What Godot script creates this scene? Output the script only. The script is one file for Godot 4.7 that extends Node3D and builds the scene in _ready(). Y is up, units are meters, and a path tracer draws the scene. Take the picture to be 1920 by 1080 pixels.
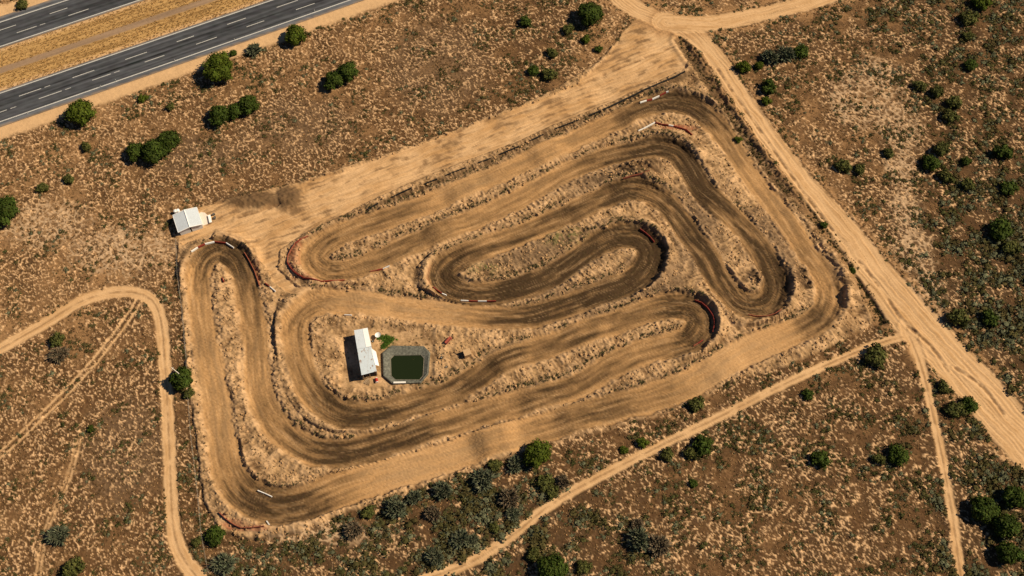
extends Node3D
# A motocross circuit in dry scrubland beside a highway, seen from the air. Plan coordinates are metres (x, z).
# circuit centre line: x, z, half width, dampness of the dirt
const TRACK := [
	[-93.6, -13.6, 4.32, 0.85], [-97.9, -10.9, 3.95, 0.7], [-99.5, -4.8, 3.76, 0.45], [-98.0, 4.7, 3.67, 0.3], [-94.9, 16.8, 3.67, 0.3], [-91.2, 29.3, 3.76, 0.25],
	[-87.7, 41.4, 3.85, 0.25], [-84.8, 52.3, 4.04, 0.3], [-81.5, 61.2, 4.61, 0.4], [-76.1, 67.5, 5.26, 0.7], [-67.7, 70.6, 5.64, 0.95], [-58.7, 69.4, 5.26, 0.75],
	[-49.1, 65.5, 5.08, 0.4], [-34.7, 60.9, 4.89, 0.15], [-18.7, 56.0, 4.7, 0.15], [-7.0, 51.8, 4.51, 0.3], [2.0, 49.3, 4.51, 0.25], [15.8, 44.8, 4.51, 0.5],
	[31.8, 40.2, 4.51, 0.6], [50.3, 34.2, 4.51, 0.3], [62.4, 27.6, 4.32, 0.15], [74.2, 21.0, 4.32, 0.15], [85.7, 16.2, 4.23, 0.25], [95.1, 11.3, 4.32, 0.6],
	[100.0, 3.8, 4.23, 0.45], [99.4, -4.4, 4.04, 0.3], [95.9, -11.4, 3.76, 0.4], [90.4, -22.2, 3.57, 0.35], [85.7, -31.9, 3.57, 0.3], [79.5, -43.5, 3.57, 0.3],
	[74.1, -55.5, 3.76, 0.4], [68.9, -64.9, 4.14, 0.7], [63.3, -70.9, 4.32, 0.85], [56.1, -73.2, 4.32, 0.85], [49.1, -71.8, 4.04, 0.8], [40.5, -67.4, 3.76, 0.6],
	[29.3, -61.5, 3.67, 0.35], [14.5, -53.3, 3.67, 0.3], [-1.8, -44.6, 3.67, 0.3], [-16.0, -37.3, 3.76, 0.25], [-28.1, -31.1, 3.95, 0.35], [-41.9, -25.3, 3.95, 0.45],
	[-52.1, -21.2, 3.95, 0.45], [-60.0, -16.6, 4.14, 0.5], [-63.7, -10.9, 4.32, 0.45], [-59.2, -6.0, 4.32, 0.5], [-51.9, -6.2, 4.14, 0.45], [-44.9, -9.1, 3.95, 0.5],
	[-36.9, -13.2, 3.76, 0.6], [-23.9, -20.0, 3.76, 0.55], [-12.2, -25.7, 3.76, 0.35], [2.3, -33.1, 3.67, 0.35], [17.0, -43.3, 3.67, 0.35], [30.6, -49.4, 3.67, 0.6],
	[41.1, -52.6, 3.95, 0.85], [49.8, -54.0, 4.14, 0.95], [56.0, -51.8, 4.14, 0.95], [59.5, -45.7, 4.14, 1], [63.0, -37.6, 4.04, 0.95], [68.0, -30.2, 3.85, 0.85],
	[73.5, -24.1, 3.85, 0.6], [78.6, -16.0, 3.95, 0.7], [82.2, -8.3, 4.14, 0.8], [83.8, -1.3, 4.32, 0.85], [80.0, 5.7, 4.51, 0.85], [72.7, 6.4, 4.51, 0.8],
	[67.4, -0.0, 4.32, 0.7], [63.2, -9.1, 4.04, 0.75], [58.7, -17.8, 3.95, 0.85], [53.8, -26.7, 3.95, 0.85], [48.0, -33.8, 4.04, 0.6], [41.7, -37.1, 4.14, 0.8],
	[35.4, -36.1, 4.04, 0.85], [28.2, -32.3, 3.95, 0.75], [14.0, -25.3, 3.85, 0.6], [2.3, -19.4, 3.76, 0.55], [-9.1, -14.4, 3.95, 0.65], [-18.8, -9.7, 4.32, 0.75],
	[-22.2, -4.4, 4.61, 0.85], [-18.9, 0.4, 4.61, 0.85], [-11.4, 2.5, 4.42, 0.85], [-0.5, 1.0, 4.14, 0.85], [7.9, -2.1, 4.04, 0.9], [16.5, -7.1, 3.95, 0.9],
	[24.9, -14.0, 3.95, 0.9], [33.2, -18.4, 4.23, 0.9], [41.1, -18.2, 4.51, 0.95], [44.6, -13.2, 4.7, 1], [42.5, -6.4, 4.61, 1], [35.5, -1.0, 4.32, 0.95],
	[24.7, 3.2, 4.04, 0.9], [13.3, 7.6, 3.95, 0.8], [4.2, 10.2, 3.95, 0.75], [-6.1, 10.5, 3.95, 0.55], [-17.1, 9.4, 3.95, 0.25], [-31.2, 7.6, 3.95, 0.2],
	[-42.3, 6.2, 3.95, 0.2], [-53.6, 4.9, 4.14, 0.25], [-62.2, 6.1, 4.14, 0.35], [-67.0, 12.0, 3.95, 0.45], [-66.1, 21.3, 3.76, 0.35], [-62.6, 30.7, 3.95, 0.4],
	[-57.2, 38.3, 4.32, 0.75], [-49.2, 42.8, 4.51, 0.85], [-40.5, 42.4, 4.23, 0.75], [-32.3, 40.2, 4.04, 0.7], [-19.2, 35.8, 3.95, 0.6], [-11.0, 30.9, 3.95, 0.65],
	[-2.4, 25.4, 3.95, 0.7], [13.1, 19.5, 3.95, 0.55], [29.8, 12.9, 3.95, 0.5], [40.8, 8.9, 4.04, 0.55], [49.3, 6.6, 4.32, 0.7], [56.4, 7.6, 4.61, 0.8],
	[59.0, 12.0, 4.7, 0.85], [55.6, 17.5, 4.61, 0.75], [47.5, 20.1, 4.14, 0.5], [39.2, 22.7, 4.04, 0.45], [29.2, 27.6, 3.95, 0.5], [18.2, 34.2, 3.95, 0.6],
	[-3.2, 40.4, 3.95, 0.5], [-19.0, 45.5, 3.95, 0.55], [-34.5, 50.9, 4.04, 0.75], [-49.9, 54.7, 4.32, 0.85], [-60.4, 53.2, 4.32, 0.6], [-69.1, 46.5, 4.14, 0.4],
	[-74.8, 37.7, 3.95, 0.35], [-77.3, 28.1, 3.85, 0.3], [-79.3, 16.2, 3.85, 0.35], [-82.4, 4.7, 3.85, 0.5], [-85.1, -3.8, 4.04, 0.75], [-88.6, -10.5, 4.32, 0.85]
]
# jumps: x, z, height
const JUMPS := [
	[-22.5, -20.8, 1.3], [-35.7, -13.6, 0.9], [-3.9, 50.6, 1.7], [19.8, 43.6, 1.0], [42.4, -68.3, 1.5], [12.7, -52.2, 1.3], [67.7, -30.7, 1.3], [78.9, -15.4, 0.8],
	[94.5, 12.0, 1.2], [-78.8, 18.6, 0.8], [-92.2, 25.8, 0.9], [-64.5, 27.6, 0.8], [-0.8, 24.5, 1.5], [23.1, 15.5, 1.0], [4.2, -1.0, 0.5], [62.4, -10.3, 1.1],
	[24.6, -30.2, 1.0], [-10.3, -14.0, 0.9], [-43.5, 6.1, 0.7], [8.0, 37.7, 1.2], [-25.2, 47.5, 1.0], [90.4, -22.2, 1.0], [50.9, -30.2, 0.9], [30.3, 1.0, 0.6],
	[-16.0, -37.6, 1.2], [65.0, 26.0, 0.8]
]
const INFIELD := [
	[-108.6, -19.6], [-98.5, -31.5], [-71.1, -39.7], [-43.3, -50.7], [-14.7, -63.1], [9.3, -74.6], [30.3, -90.2], [42.5, -106.2],
	[63.4, -101.2], [80.7, -63.3], [92.4, -39.3], [103.9, -19.6], [115.3, 11.3], [98.3, 20.4], [84.4, 26.7], [59.4, 34.2],
	[38.1, 42.3], [9.4, 51.4], [-12.4, 59.6], [-30.6, 66.7], [-48.5, 73.0], [-60.1, 78.3], [-73.5, 80.1], [-82.0, 77.6],
	[-87.7, 69.1], [-93.4, 46.5], [-98.9, 25.8], [-103.5, 3.8]
]
const YARD := [
	[-70.7, -38.6], [-46.8, -48.5], [-20.1, -60.0], [7.4, -72.7], [22.5, -80.6], [34.2, -92.6], [40.5, -104.9], [46.8, -112.5],
	[56.2, -107.5], [65.3, -101.2], [62.0, -87.3], [44.8, -77.8], [29.6, -69.9], [14.7, -62.7], [1.8, -55.5], [-16.2, -47.6],
	[-33.8, -39.0], [-47.5, -31.1], [-55.9, -26.1], [-62.5, -21.2], [-69.1, -18.0], [-74.2, -13.6], [-74.2, -6.7], [-67.4, -0.0],
	[-53.8, 2.3], [-43.6, 4.4], [-53.5, 6.6], [-65.3, 4.9], [-74.3, -1.0], [-78.7, -7.7], [-84.3, -14.4], [-91.6, -18.4],
	[-100.3, -18.8], [-105.9, -15.2], [-108.6, -19.6], [-106.6, -28.8], [-98.5, -31.1], [-84.9, -35.2]
]
# roads and paths: x, z, half width
const ROADS := [
	[[37.2, -125.5, 4], [42.2, -118.9, 4], [51.6, -112.0, 3.5], [61.9, -107.0, 4], [70.7, -97.0, 3.6], [78.2, -79.5, 3.6], [87.5, -58.8, 3.6], [97.8, -39.3, 3.8], [107.7, -21.6, 4.8], [115.6, -5.8, 6], [123.3, 8.5, 7], [131.1, 20.4, 7], [141.1, 35.4, 7], [151.7, 52.3, 7.5], [165.4, 72.2, 7.5]],
	[[56.3, -109.5, 4.5], [71.8, -109.0, 3.6], [89.7, -113.0, 3.4], [105.9, -118.2, 3.4], [126.7, -126.0, 3.4], [148.2, -136.1, 3.4]],
	[[-165.4, 27.6, 1.9], [-157.1, 21.3, 1.9], [-145.7, 12.8, 1.9], [-135.6, 4.9, 2], [-127.8, 1.9, 2], [-119.8, 1.5, 2], [-113.3, 4.2, 2], [-109.2, 11.6, 1.9], [-105.8, 25.8, 1.8], [-102.3, 43.1, 1.8], [-99.2, 59.6, 1.8], [-96.1, 75.3, 1.9], [-92.8, 83.6, 2.2], [-86.7, 91.0, 2.4], [-77.0, 100.3, 2.4]],
	[[123.9, 16.4, 1.4], [115.0, 18.6, 1.3], [104.5, 22.6, 1.3], [83.8, 32.1, 1.3], [61.8, 43.3, 1.3], [37.4, 55.5, 1.4], [13.7, 68.3, 1.4], [-0.8, 79.5, 1.4], [-11.9, 86.6, 1.5], [-23.6, 91.0, 1.6], [-37.9, 97.5, 1.6]],
	[[122.3, 14.0, 1.8], [124.6, 27.6, 1.5], [125.1, 39.7, 1.3], [125.5, 54.7, 1.3], [125.2, 72.2, 1.3], [124.1, 91.0, 1.3], [124.0, 104.6, 1.3]],
	[[-117.0, 4.4, 1.5], [-122.7, 16.8, 1.5], [-130.8, 30.7, 1.5], [-139.6, 42.8, 1.5], [-149.5, 55.0, 1.5], [-158.0, 65.2, 1.5]],
	[[-127.0, 49.0, 0.9], [-128.4, 63.6, 0.9], [-131.7, 78.3, 0.9], [-131.0, 91.7, 0.9]]
]
const DITCH := [
	[61.1, -100.5, 2.0], [67.9, -85.4, 2.0], [74.3, -70.2, 2.0], [81.2, -54.4, 2.0], [90.5, -37.8, 2.0], [99.4, -24.7, 2.0], [106.4, -12.6, 2.0], [111.6, -0.0, 2.0],
	[114.9, 10.7, 2.0]
]
const BANK := [
	[60.9, -85.4, 1.0], [52.5, -80.6, 1.0], [42.8, -75.3, 1.0], [33.3, -69.9, 1.0], [23.0, -64.5, 1.0], [14.6, -60.6, 1.0], [2.4, -53.3, 1.0], [-7.2, -48.5, 1.0],
	[-15.6, -44.8, 1.0], [-24.9, -40.3, 1.0], [-33.1, -36.5, 1.0], [-39.7, -33.1, 1.0], [-47.3, -28.4, 1.0]
]
const FENCE := [
	[-108.6, -17.2, 1.0], [-105.9, -3.8, 1.0], [-102.1, 11.3, 1.0], [-98.6, 27.6, 1.0], [-95.8, 43.1, 1.0], [-92.7, 56.3, 1.0], [-89.9, 67.5, 1.0], [-87.4, 78.3, 1.0],
	[-83.9, 89.5, 1.0]
]
# how brown the soil and how green the scrub is over the plan, 24 by 14
const MAP_BROWN := [
	[0.33, 0.33, 0.33, 0.33, 0.33, 0.33, 0.33, 0.33, 0.41, 0.5, 0.56, 0.57, 0.66, 0.43, 0.33, 0.41, 0.56, 0.56, 0.56, 0.56, 0.6, 0.67, 0.67, 0.67],
	[0.33, 0.33, 0.33, 0.33, 0.33, 0.33, 0.33, 0.33, 0.4, 0.49, 0.56, 0.56, 0.66, 0.42, 0.33, 0.42, 0.56, 0.56, 0.56, 0.56, 0.62, 0.67, 0.67, 0.67],
	[0.33, 0.33, 0.33, 0.33, 0.33, 0.33, 0.33, 0.33, 0.39, 0.49, 0.56, 0.56, 0.66, 0.41, 0.33, 0.44, 0.56, 0.56, 0.56, 0.56, 0.64, 0.67, 0.67, 0.67],
	[0.39, 0.39, 0.39, 0.38, 0.34, 0.38, 0.43, 0.45, 0.47, 0.54, 0.61, 0.62, 0.66, 0.4, 0.33, 0.49, 0.59, 0.54, 0.52, 0.61, 0.66, 0.67, 0.67, 0.67],
	[0.44, 0.44, 0.44, 0.44, 0.37, 0.43, 0.53, 0.57, 0.56, 0.58, 0.64, 0.62, 0.62, 0.4, 0.36, 0.52, 0.59, 0.51, 0.51, 0.67, 0.69, 0.69, 0.69, 0.69],
	[0.44, 0.44, 0.44, 0.44, 0.44, 0.5, 0.6, 0.62, 0.56, 0.56, 0.55, 0.45, 0.45, 0.44, 0.44, 0.45, 0.52, 0.5, 0.55, 0.71, 0.77, 0.77, 0.77, 0.77],
	[0.44, 0.44, 0.44, 0.44, 0.44, 0.46, 0.48, 0.49, 0.47, 0.47, 0.47, 0.44, 0.44, 0.44, 0.44, 0.58, 0.63, 0.51, 0.58, 0.77, 0.86, 0.86, 0.86, 0.86],
	[0.38, 0.38, 0.38, 0.38, 0.38, 0.39, 0.44, 0.44, 0.44, 0.44, 0.44, 0.44, 0.44, 0.44, 0.44, 0.64, 0.67, 0.49, 0.67, 0.85, 0.89, 0.89, 0.89, 0.89],
	[0.38, 0.38, 0.38, 0.38, 0.38, 0.44, 0.54, 0.54, 0.44, 0.44, 0.44, 0.44, 0.44, 0.44, 0.44, 0.66, 0.67, 0.55, 0.72, 0.88, 0.89, 0.89, 0.89, 0.89],
	[0.49, 0.49, 0.49, 0.49, 0.49, 0.58, 0.66, 0.67, 0.54, 0.53, 0.53, 0.53, 0.53, 0.53, 0.53, 0.66, 0.63, 0.67, 0.73, 0.85, 0.85, 0.85, 0.85, 0.85],
	[0.56, 0.56, 0.56, 0.56, 0.56, 0.63, 0.69, 0.7, 0.67, 0.67, 0.67, 0.7, 0.7, 0.7, 0.67, 0.65, 0.61, 0.7, 0.79, 0.82, 0.82, 0.82, 0.82, 0.82],
	[0.56, 0.56, 0.56, 0.56, 0.56, 0.61, 0.7, 0.74, 0.69, 0.7, 0.71, 0.77, 0.78, 0.76, 0.67, 0.67, 0.67, 0.72, 0.84, 0.89, 0.89, 0.89, 0.89, 0.89],
	[0.56, 0.56, 0.56, 0.56, 0.56, 0.58, 0.67, 0.67, 0.67, 0.74, 0.78, 0.78, 0.78, 0.76, 0.67, 0.67, 0.67, 0.74, 0.86, 0.89, 0.89, 0.89, 0.89, 0.89],
	[0.56, 0.56, 0.56, 0.56, 0.56, 0.56, 0.67, 0.67, 0.67, 0.73, 0.78, 0.78, 0.78, 0.75, 0.67, 0.67, 0.67, 0.76, 0.89, 0.89, 0.89, 0.89, 0.89, 0.89]
]
const MAP_GREEN := [
	[0.0, 0.0, 0.0, 0.0, 0.0, 0.02, 0.11, 0.11, 0.11, 0.11, 0.14, 0.24, 0.42, 0.36, 0.33, 0.37, 0.44, 0.44, 0.53, 0.62, 0.67, 0.67, 0.67, 0.67],
	[0.0, 0.0, 0.0, 0.0, 0.0, 0.01, 0.1, 0.11, 0.11, 0.11, 0.14, 0.24, 0.43, 0.36, 0.33, 0.38, 0.44, 0.45, 0.54, 0.64, 0.67, 0.67, 0.67, 0.67],
	[0.0, 0.0, 0.0, 0.0, 0.0, 0.0, 0.09, 0.11, 0.11, 0.11, 0.14, 0.24, 0.43, 0.36, 0.33, 0.39, 0.44, 0.46, 0.56, 0.65, 0.67, 0.67, 0.67, 0.67],
	[0.06, 0.06, 0.06, 0.06, 0.06, 0.1, 0.15, 0.13, 0.11, 0.11, 0.13, 0.24, 0.43, 0.26, 0.22, 0.34, 0.42, 0.4, 0.47, 0.61, 0.61, 0.61, 0.61, 0.61],
	[0.11, 0.11, 0.11, 0.11, 0.11, 0.17, 0.2, 0.16, 0.11, 0.11, 0.13, 0.21, 0.36, 0.15, 0.11, 0.31, 0.38, 0.32, 0.39, 0.58, 0.58, 0.58, 0.58, 0.58],
	[0.11, 0.11, 0.11, 0.11, 0.11, 0.11, 0.12, 0.11, 0.11, 0.11, 0.11, 0.12, 0.12, 0.11, 0.11, 0.27, 0.34, 0.28, 0.43, 0.66, 0.66, 0.66, 0.66, 0.66],
	[0.11, 0.11, 0.11, 0.11, 0.11, 0.11, 0.11, 0.11, 0.11, 0.11, 0.11, 0.11, 0.11, 0.11, 0.11, 0.29, 0.33, 0.26, 0.45, 0.68, 0.75, 0.75, 0.75, 0.75],
	[0.11, 0.11, 0.11, 0.11, 0.11, 0.11, 0.12, 0.16, 0.11, 0.11, 0.11, 0.11, 0.11, 0.11, 0.11, 0.31, 0.33, 0.24, 0.58, 0.8, 0.84, 0.84, 0.84, 0.84],
	[0.11, 0.11, 0.11, 0.11, 0.11, 0.11, 0.16, 0.22, 0.11, 0.11, 0.11, 0.11, 0.11, 0.11, 0.11, 0.33, 0.33, 0.32, 0.62, 0.83, 0.84, 0.84, 0.84, 0.84],
	[0.11, 0.11, 0.11, 0.11, 0.11, 0.11, 0.21, 0.22, 0.12, 0.11, 0.11, 0.11, 0.11, 0.16, 0.28, 0.41, 0.42, 0.49, 0.52, 0.74, 0.74, 0.74, 0.74, 0.74],
	[0.11, 0.11, 0.11, 0.11, 0.11, 0.11, 0.19, 0.22, 0.13, 0.24, 0.33, 0.38, 0.34, 0.35, 0.52, 0.52, 0.52, 0.52, 0.58, 0.7, 0.7, 0.7, 0.7, 0.7],
	[0.11, 0.11, 0.11, 0.11, 0.11, 0.13, 0.19, 0.33, 0.37, 0.58, 0.76, 0.88, 0.77, 0.58, 0.48, 0.44, 0.44, 0.46, 0.67, 0.82, 0.82, 0.82, 0.82, 0.82],
	[0.11, 0.11, 0.11, 0.11, 0.11, 0.14, 0.22, 0.43, 0.73, 0.78, 0.78, 0.88, 0.77, 0.65, 0.52, 0.44, 0.44, 0.52, 0.81, 0.89, 0.89, 0.89, 0.89, 0.89],
	[0.11, 0.11, 0.11, 0.11, 0.11, 0.11, 0.22, 0.36, 0.72, 0.78, 0.78, 0.88, 0.77, 0.64, 0.51, 0.44, 0.44, 0.54, 0.89, 0.89, 0.89, 0.89, 0.89, 0.89]
]
# patches: x, z, radii, kind (0 bare pale, 1 red clay, 2 weeds, 3 damp)
const PATCHES := [
	[118.9, -73.6, 9.3, 13.7, 0], [129.7, -83.0, 9.4, 11.7, 0], [132.2, -64.5, 9.2, 13.4, 0], [131.0, -46.8, 6.5, 12.8, 0], [129.5, -27.8, 6.3, 12.2, 0], [129.7, -13.6, 7.2, 11.7, 0],
	[130.7, -0.0, 6.7, 11.3, 0], [131.5, 9.4, 5.0, 7.4, 0], [-73.3, -63.3, 22.0, 13.3, 4], [8.6, -12.6, 25.7, 8.8, 4], [45.8, -3.8, 11.9, 11.4, 4], [59.0, -21.6, 10.4, 21.6, 4],
	[84.2, -13.6, 10.3, 21.2, 4], [31.9, -38.2, 16.0, 8.4, 4], [20.1, 3.8, 25.2, 7.5, 4], [-108.3, -51.1, 21.7, 8.7, 4], [-26.5, -90.2, 20.9, 25.7, 4], [-113.8, 54.7, 14.0, 19.0, 4],
	[-125.4, -13.6, 18.9, 9.8, 0], [-151.5, -23.7, 15.7, 10.0, 0], [-69.2, -9.7, 2.7, 6.6, 1], [-62.7, -3.3, 6.8, 1.7, 1], [-25.8, -3.8, 1.5, 4.2, 1], [-81.5, -5.4, 1.5, 6.9, 1],
	[-78.5, 76.0, 4.5, 1.5, 1], [-72.3, 77.3, 6.0, 0.9, 1], [78.2, 9.4, 6.7, 1.5, 1], [61.4, 11.6, 1.3, 5.5, 1], [57.1, -62.0, 7.3, 1.3, 1], [-37.8, 18.6, 2.6, 2.5, 2],
	[17.3, -18.6, 10.4, 5.2, 2], [-9.4, -6.7, 6.8, 2.7, 2], [37.5, 8.5, 5.0, 2.2, 2], [-84.6, -32.9, 12.3, 3.7, 3], [-74.1, -33.6, 5.3, 5.4, 3], [78.8, -3.8, 3.7, 3.8, 3],
	[94.1, -3.8, 4.1, 5.0, 3], [43.0, -45.7, 9.0, 4.3, 3], [29.3, -62.2, 7.3, 4.5, 3], [-54.1, 78.3, 21.0, 3.9, 0]
]
const BARRIERS := [
	["red and white barrier curving over the top of the leftmost hairpin", [[-102.6, -12.1], [-100.8, -13.9], [-98.8, -15.4], [-96.0, -16.6], [-92.3, -16.3], [-89.7, -14.6]], "wrwrw"],
	["faded red banner strip on the right bank of the leftmost hairpin", [[-86.0, -12.7], [-84.8, -10.9], [-83.4, -8.5], [-82.0, -6.0], [-80.9, -3.3], [-79.7, -0.4]], "fffff"],
	["short barrier with one red and one white panel beside the leftmost hairpin exit", [[-78.0, -1.2], [-76.3, 0.1], [-74.3, 1.9]], "rw"],
	["small red board standing on the earth island inside the leftmost hairpin", [[-91.9, -3.3], [-91.0, -1.6]], "r"],
	["red and white barrier outside the uppermost right bend, beside the black edging", [[44.3, -71.8], [46.7, -73.2], [48.8, -74.3], [51.4, -75.7], [53.7, -76.9], [54.6, -77.1]], "wrwrw"],
	["barrier with long white panel and red tail on the second bend from the top right", [[43.1, -60.0], [44.7, -60.9], [49.0, -63.5], [51.3, -62.9], [53.6, -62.4], [55.3, -62.2], [57.8, -61.5], [59.7, -60.4], [61.4, -58.4]], "wwrrwrrr"],
	["pale red barrier below the dark curved bank, above the third bend", [[37.0, -40.5], [39.9, -41.2], [42.8, -41.8], [45.7, -42.8]], "fff"],
	["thin red barrier on the dark outer wall of the central hairpin", [[41.6, -21.5], [43.3, -20.2], [44.8, -18.6], [46.0, -16.6]], "rrr"],
	["red barrier arc round the hairpin above the long lower straight", [[57.4, 4.5], [59.4, 5.5], [60.9, 7.0], [61.9, 8.5], [62.6, 10.3], [62.8, 12.7], [62.0, 15.7]], "rrrrrr"],
	["loose red boards at the foot of the lower right hairpin", [[58.8, 18.2], [57.2, 19.3], [55.7, 20.2]], "rf"],
	["faded red barrier under the rightmost hairpin of the inner circuit", [[73.6, 9.6], [76.1, 10.1], [79.0, 10.3], [81.8, 9.6], [83.8, 8.3]], "ffff"],
	["long thin red barrier wrapping the big left hairpin above the straight", [[-65.6, -17.8], [-67.7, -16.6], [-69.6, -15.0], [-70.8, -13.2], [-71.7, -11.1], [-71.6, -8.5], [-70.5, -6.6], [-69.0, -4.8], [-67.4, -3.5], [-65.4, -2.3], [-62.8, -1.6], [-59.9, -1.2], [-56.6, -1.6], [-52.9, -2.5]], "frfffrrrrrrrf"],
	["red and white barrier ending in the brightest white panel, left of centre", [[-45.2, -5.8], [-43.0, -6.3], [-41.2, -6.8], [-39.0, -7.6]], "frw"],
	["red barrier with white tip at the bottom left of the central oval", [[-24.8, 0.4], [-23.5, 1.3], [-22.0, 2.3], [-20.6, 2.7]], "rrw"],
	["straight barrier of two white and two red panels below the central oval", [[-16.1, 4.5], [-13.6, 4.6], [-10.7, 4.7], [-7.9, 4.8], [-5.0, 4.8]], "wrwr"],
	["salmon red barrier round the outside of the bottom left corner", [[-83.0, 72.7], [-81.2, 74.3], [-79.2, 75.7], [-77.6, 76.6], [-76.0, 77.2], [-72.8, 77.3], [-69.5, 77.0]], "ffffff"],
	["white board lying along the inside of the bottom left corner", [[-73.0, 66.0], [-70.9, 66.8], [-68.7, 67.8]], "ww"],
	["short white board across the outer edge of the bottom left corner", [[-69.5, 74.9], [-68.4, 76.3]], "w"],
	["white board beside the earth track above the long shed", [[-52.2, 9.8], [-49.8, 10.1]], "w"]
]
# trees: x, z, crown radii, tone, label
const TREES := [
	[-148.0, -66.5, 5.1, 4.9, 0, "bright green broad pine at the highway verge, farthest left along it"],
	[-102.9, -85.9, 5.2, 6.3, 0, "largest bright green pine at the highway verge, with three lobes"],
	[-77.6, -101.2, 3.6, 4.5, 0, "bright green round pine at the verge, nearest the upper right end of highway"],
	[-62.6, -81.2, 3.0, 3.7, 1, "dark green pine, lower left of the pair standing alone above the start straight"],
	[-57.9, -84.5, 3.4, 4.2, 1, "dark green pine, upper right of the pair standing alone above the start straight"],
	[-100.3, -66.0, 3.3, 4.1, 1, "leftmost pine of the clump below the three lobed roadside pine"],
	[-95.4, -68.1, 2.6, 3.2, 1, "middle narrow pine of the clump below the three lobed roadside pine"],
	[-91.3, -70.3, 3.3, 4.1, 1, "rightmost pine of the clump below the three lobed roadside pine"],
	[-127.1, -51.0, 2.9, 3.6, 1, "leftmost pine of the three tree clump above the white hut"],
	[-120.3, -50.7, 4.1, 4.5, 1, "middle and widest pine of the three tree clump above the white hut"],
	[-116.3, -55.1, 3.6, 4.2, 1, "upper right pine of the three tree clump above the white hut"],
	[-164.7, -26.8, 4.3, 5.4, 1, "dark green pine cut by the left edge of the picture"],
	[28.5, -110.9, 4.2, 5.3, 1, "tall dark pine at the top edge beside the sandy road fork"],
	[-99.1, 32.0, 3.2, 3.9, 1, "dark green tree beside the left dirt track with a pale pole through it"],
	[7.4, 55.9, 3.7, 4.1, 0, "bright green tree with dense crown beside the lower straight"],
	[11.1, 89.0, 4.4, 3.6, 1, "large dark tree at the bottom edge below the narrow diagonal path"],
	[133.6, 71.9, 3.9, 3.6, 1, "large dark bushy tree at lower right, leftmost of the four there"],
	[138.5, 76.9, 4.0, 3.6, 1, "broad dark bushy tree in the middle of the lower right clump"],
	[143.1, 68.4, 3.5, 3.2, 1, "dark bushy tree, uppermost of the lower right clump, at the edge"],
	[137.8, 84.3, 3.7, 3.2, 1, "dark bushy tree, lowest of the lower right clump"]
]
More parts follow.
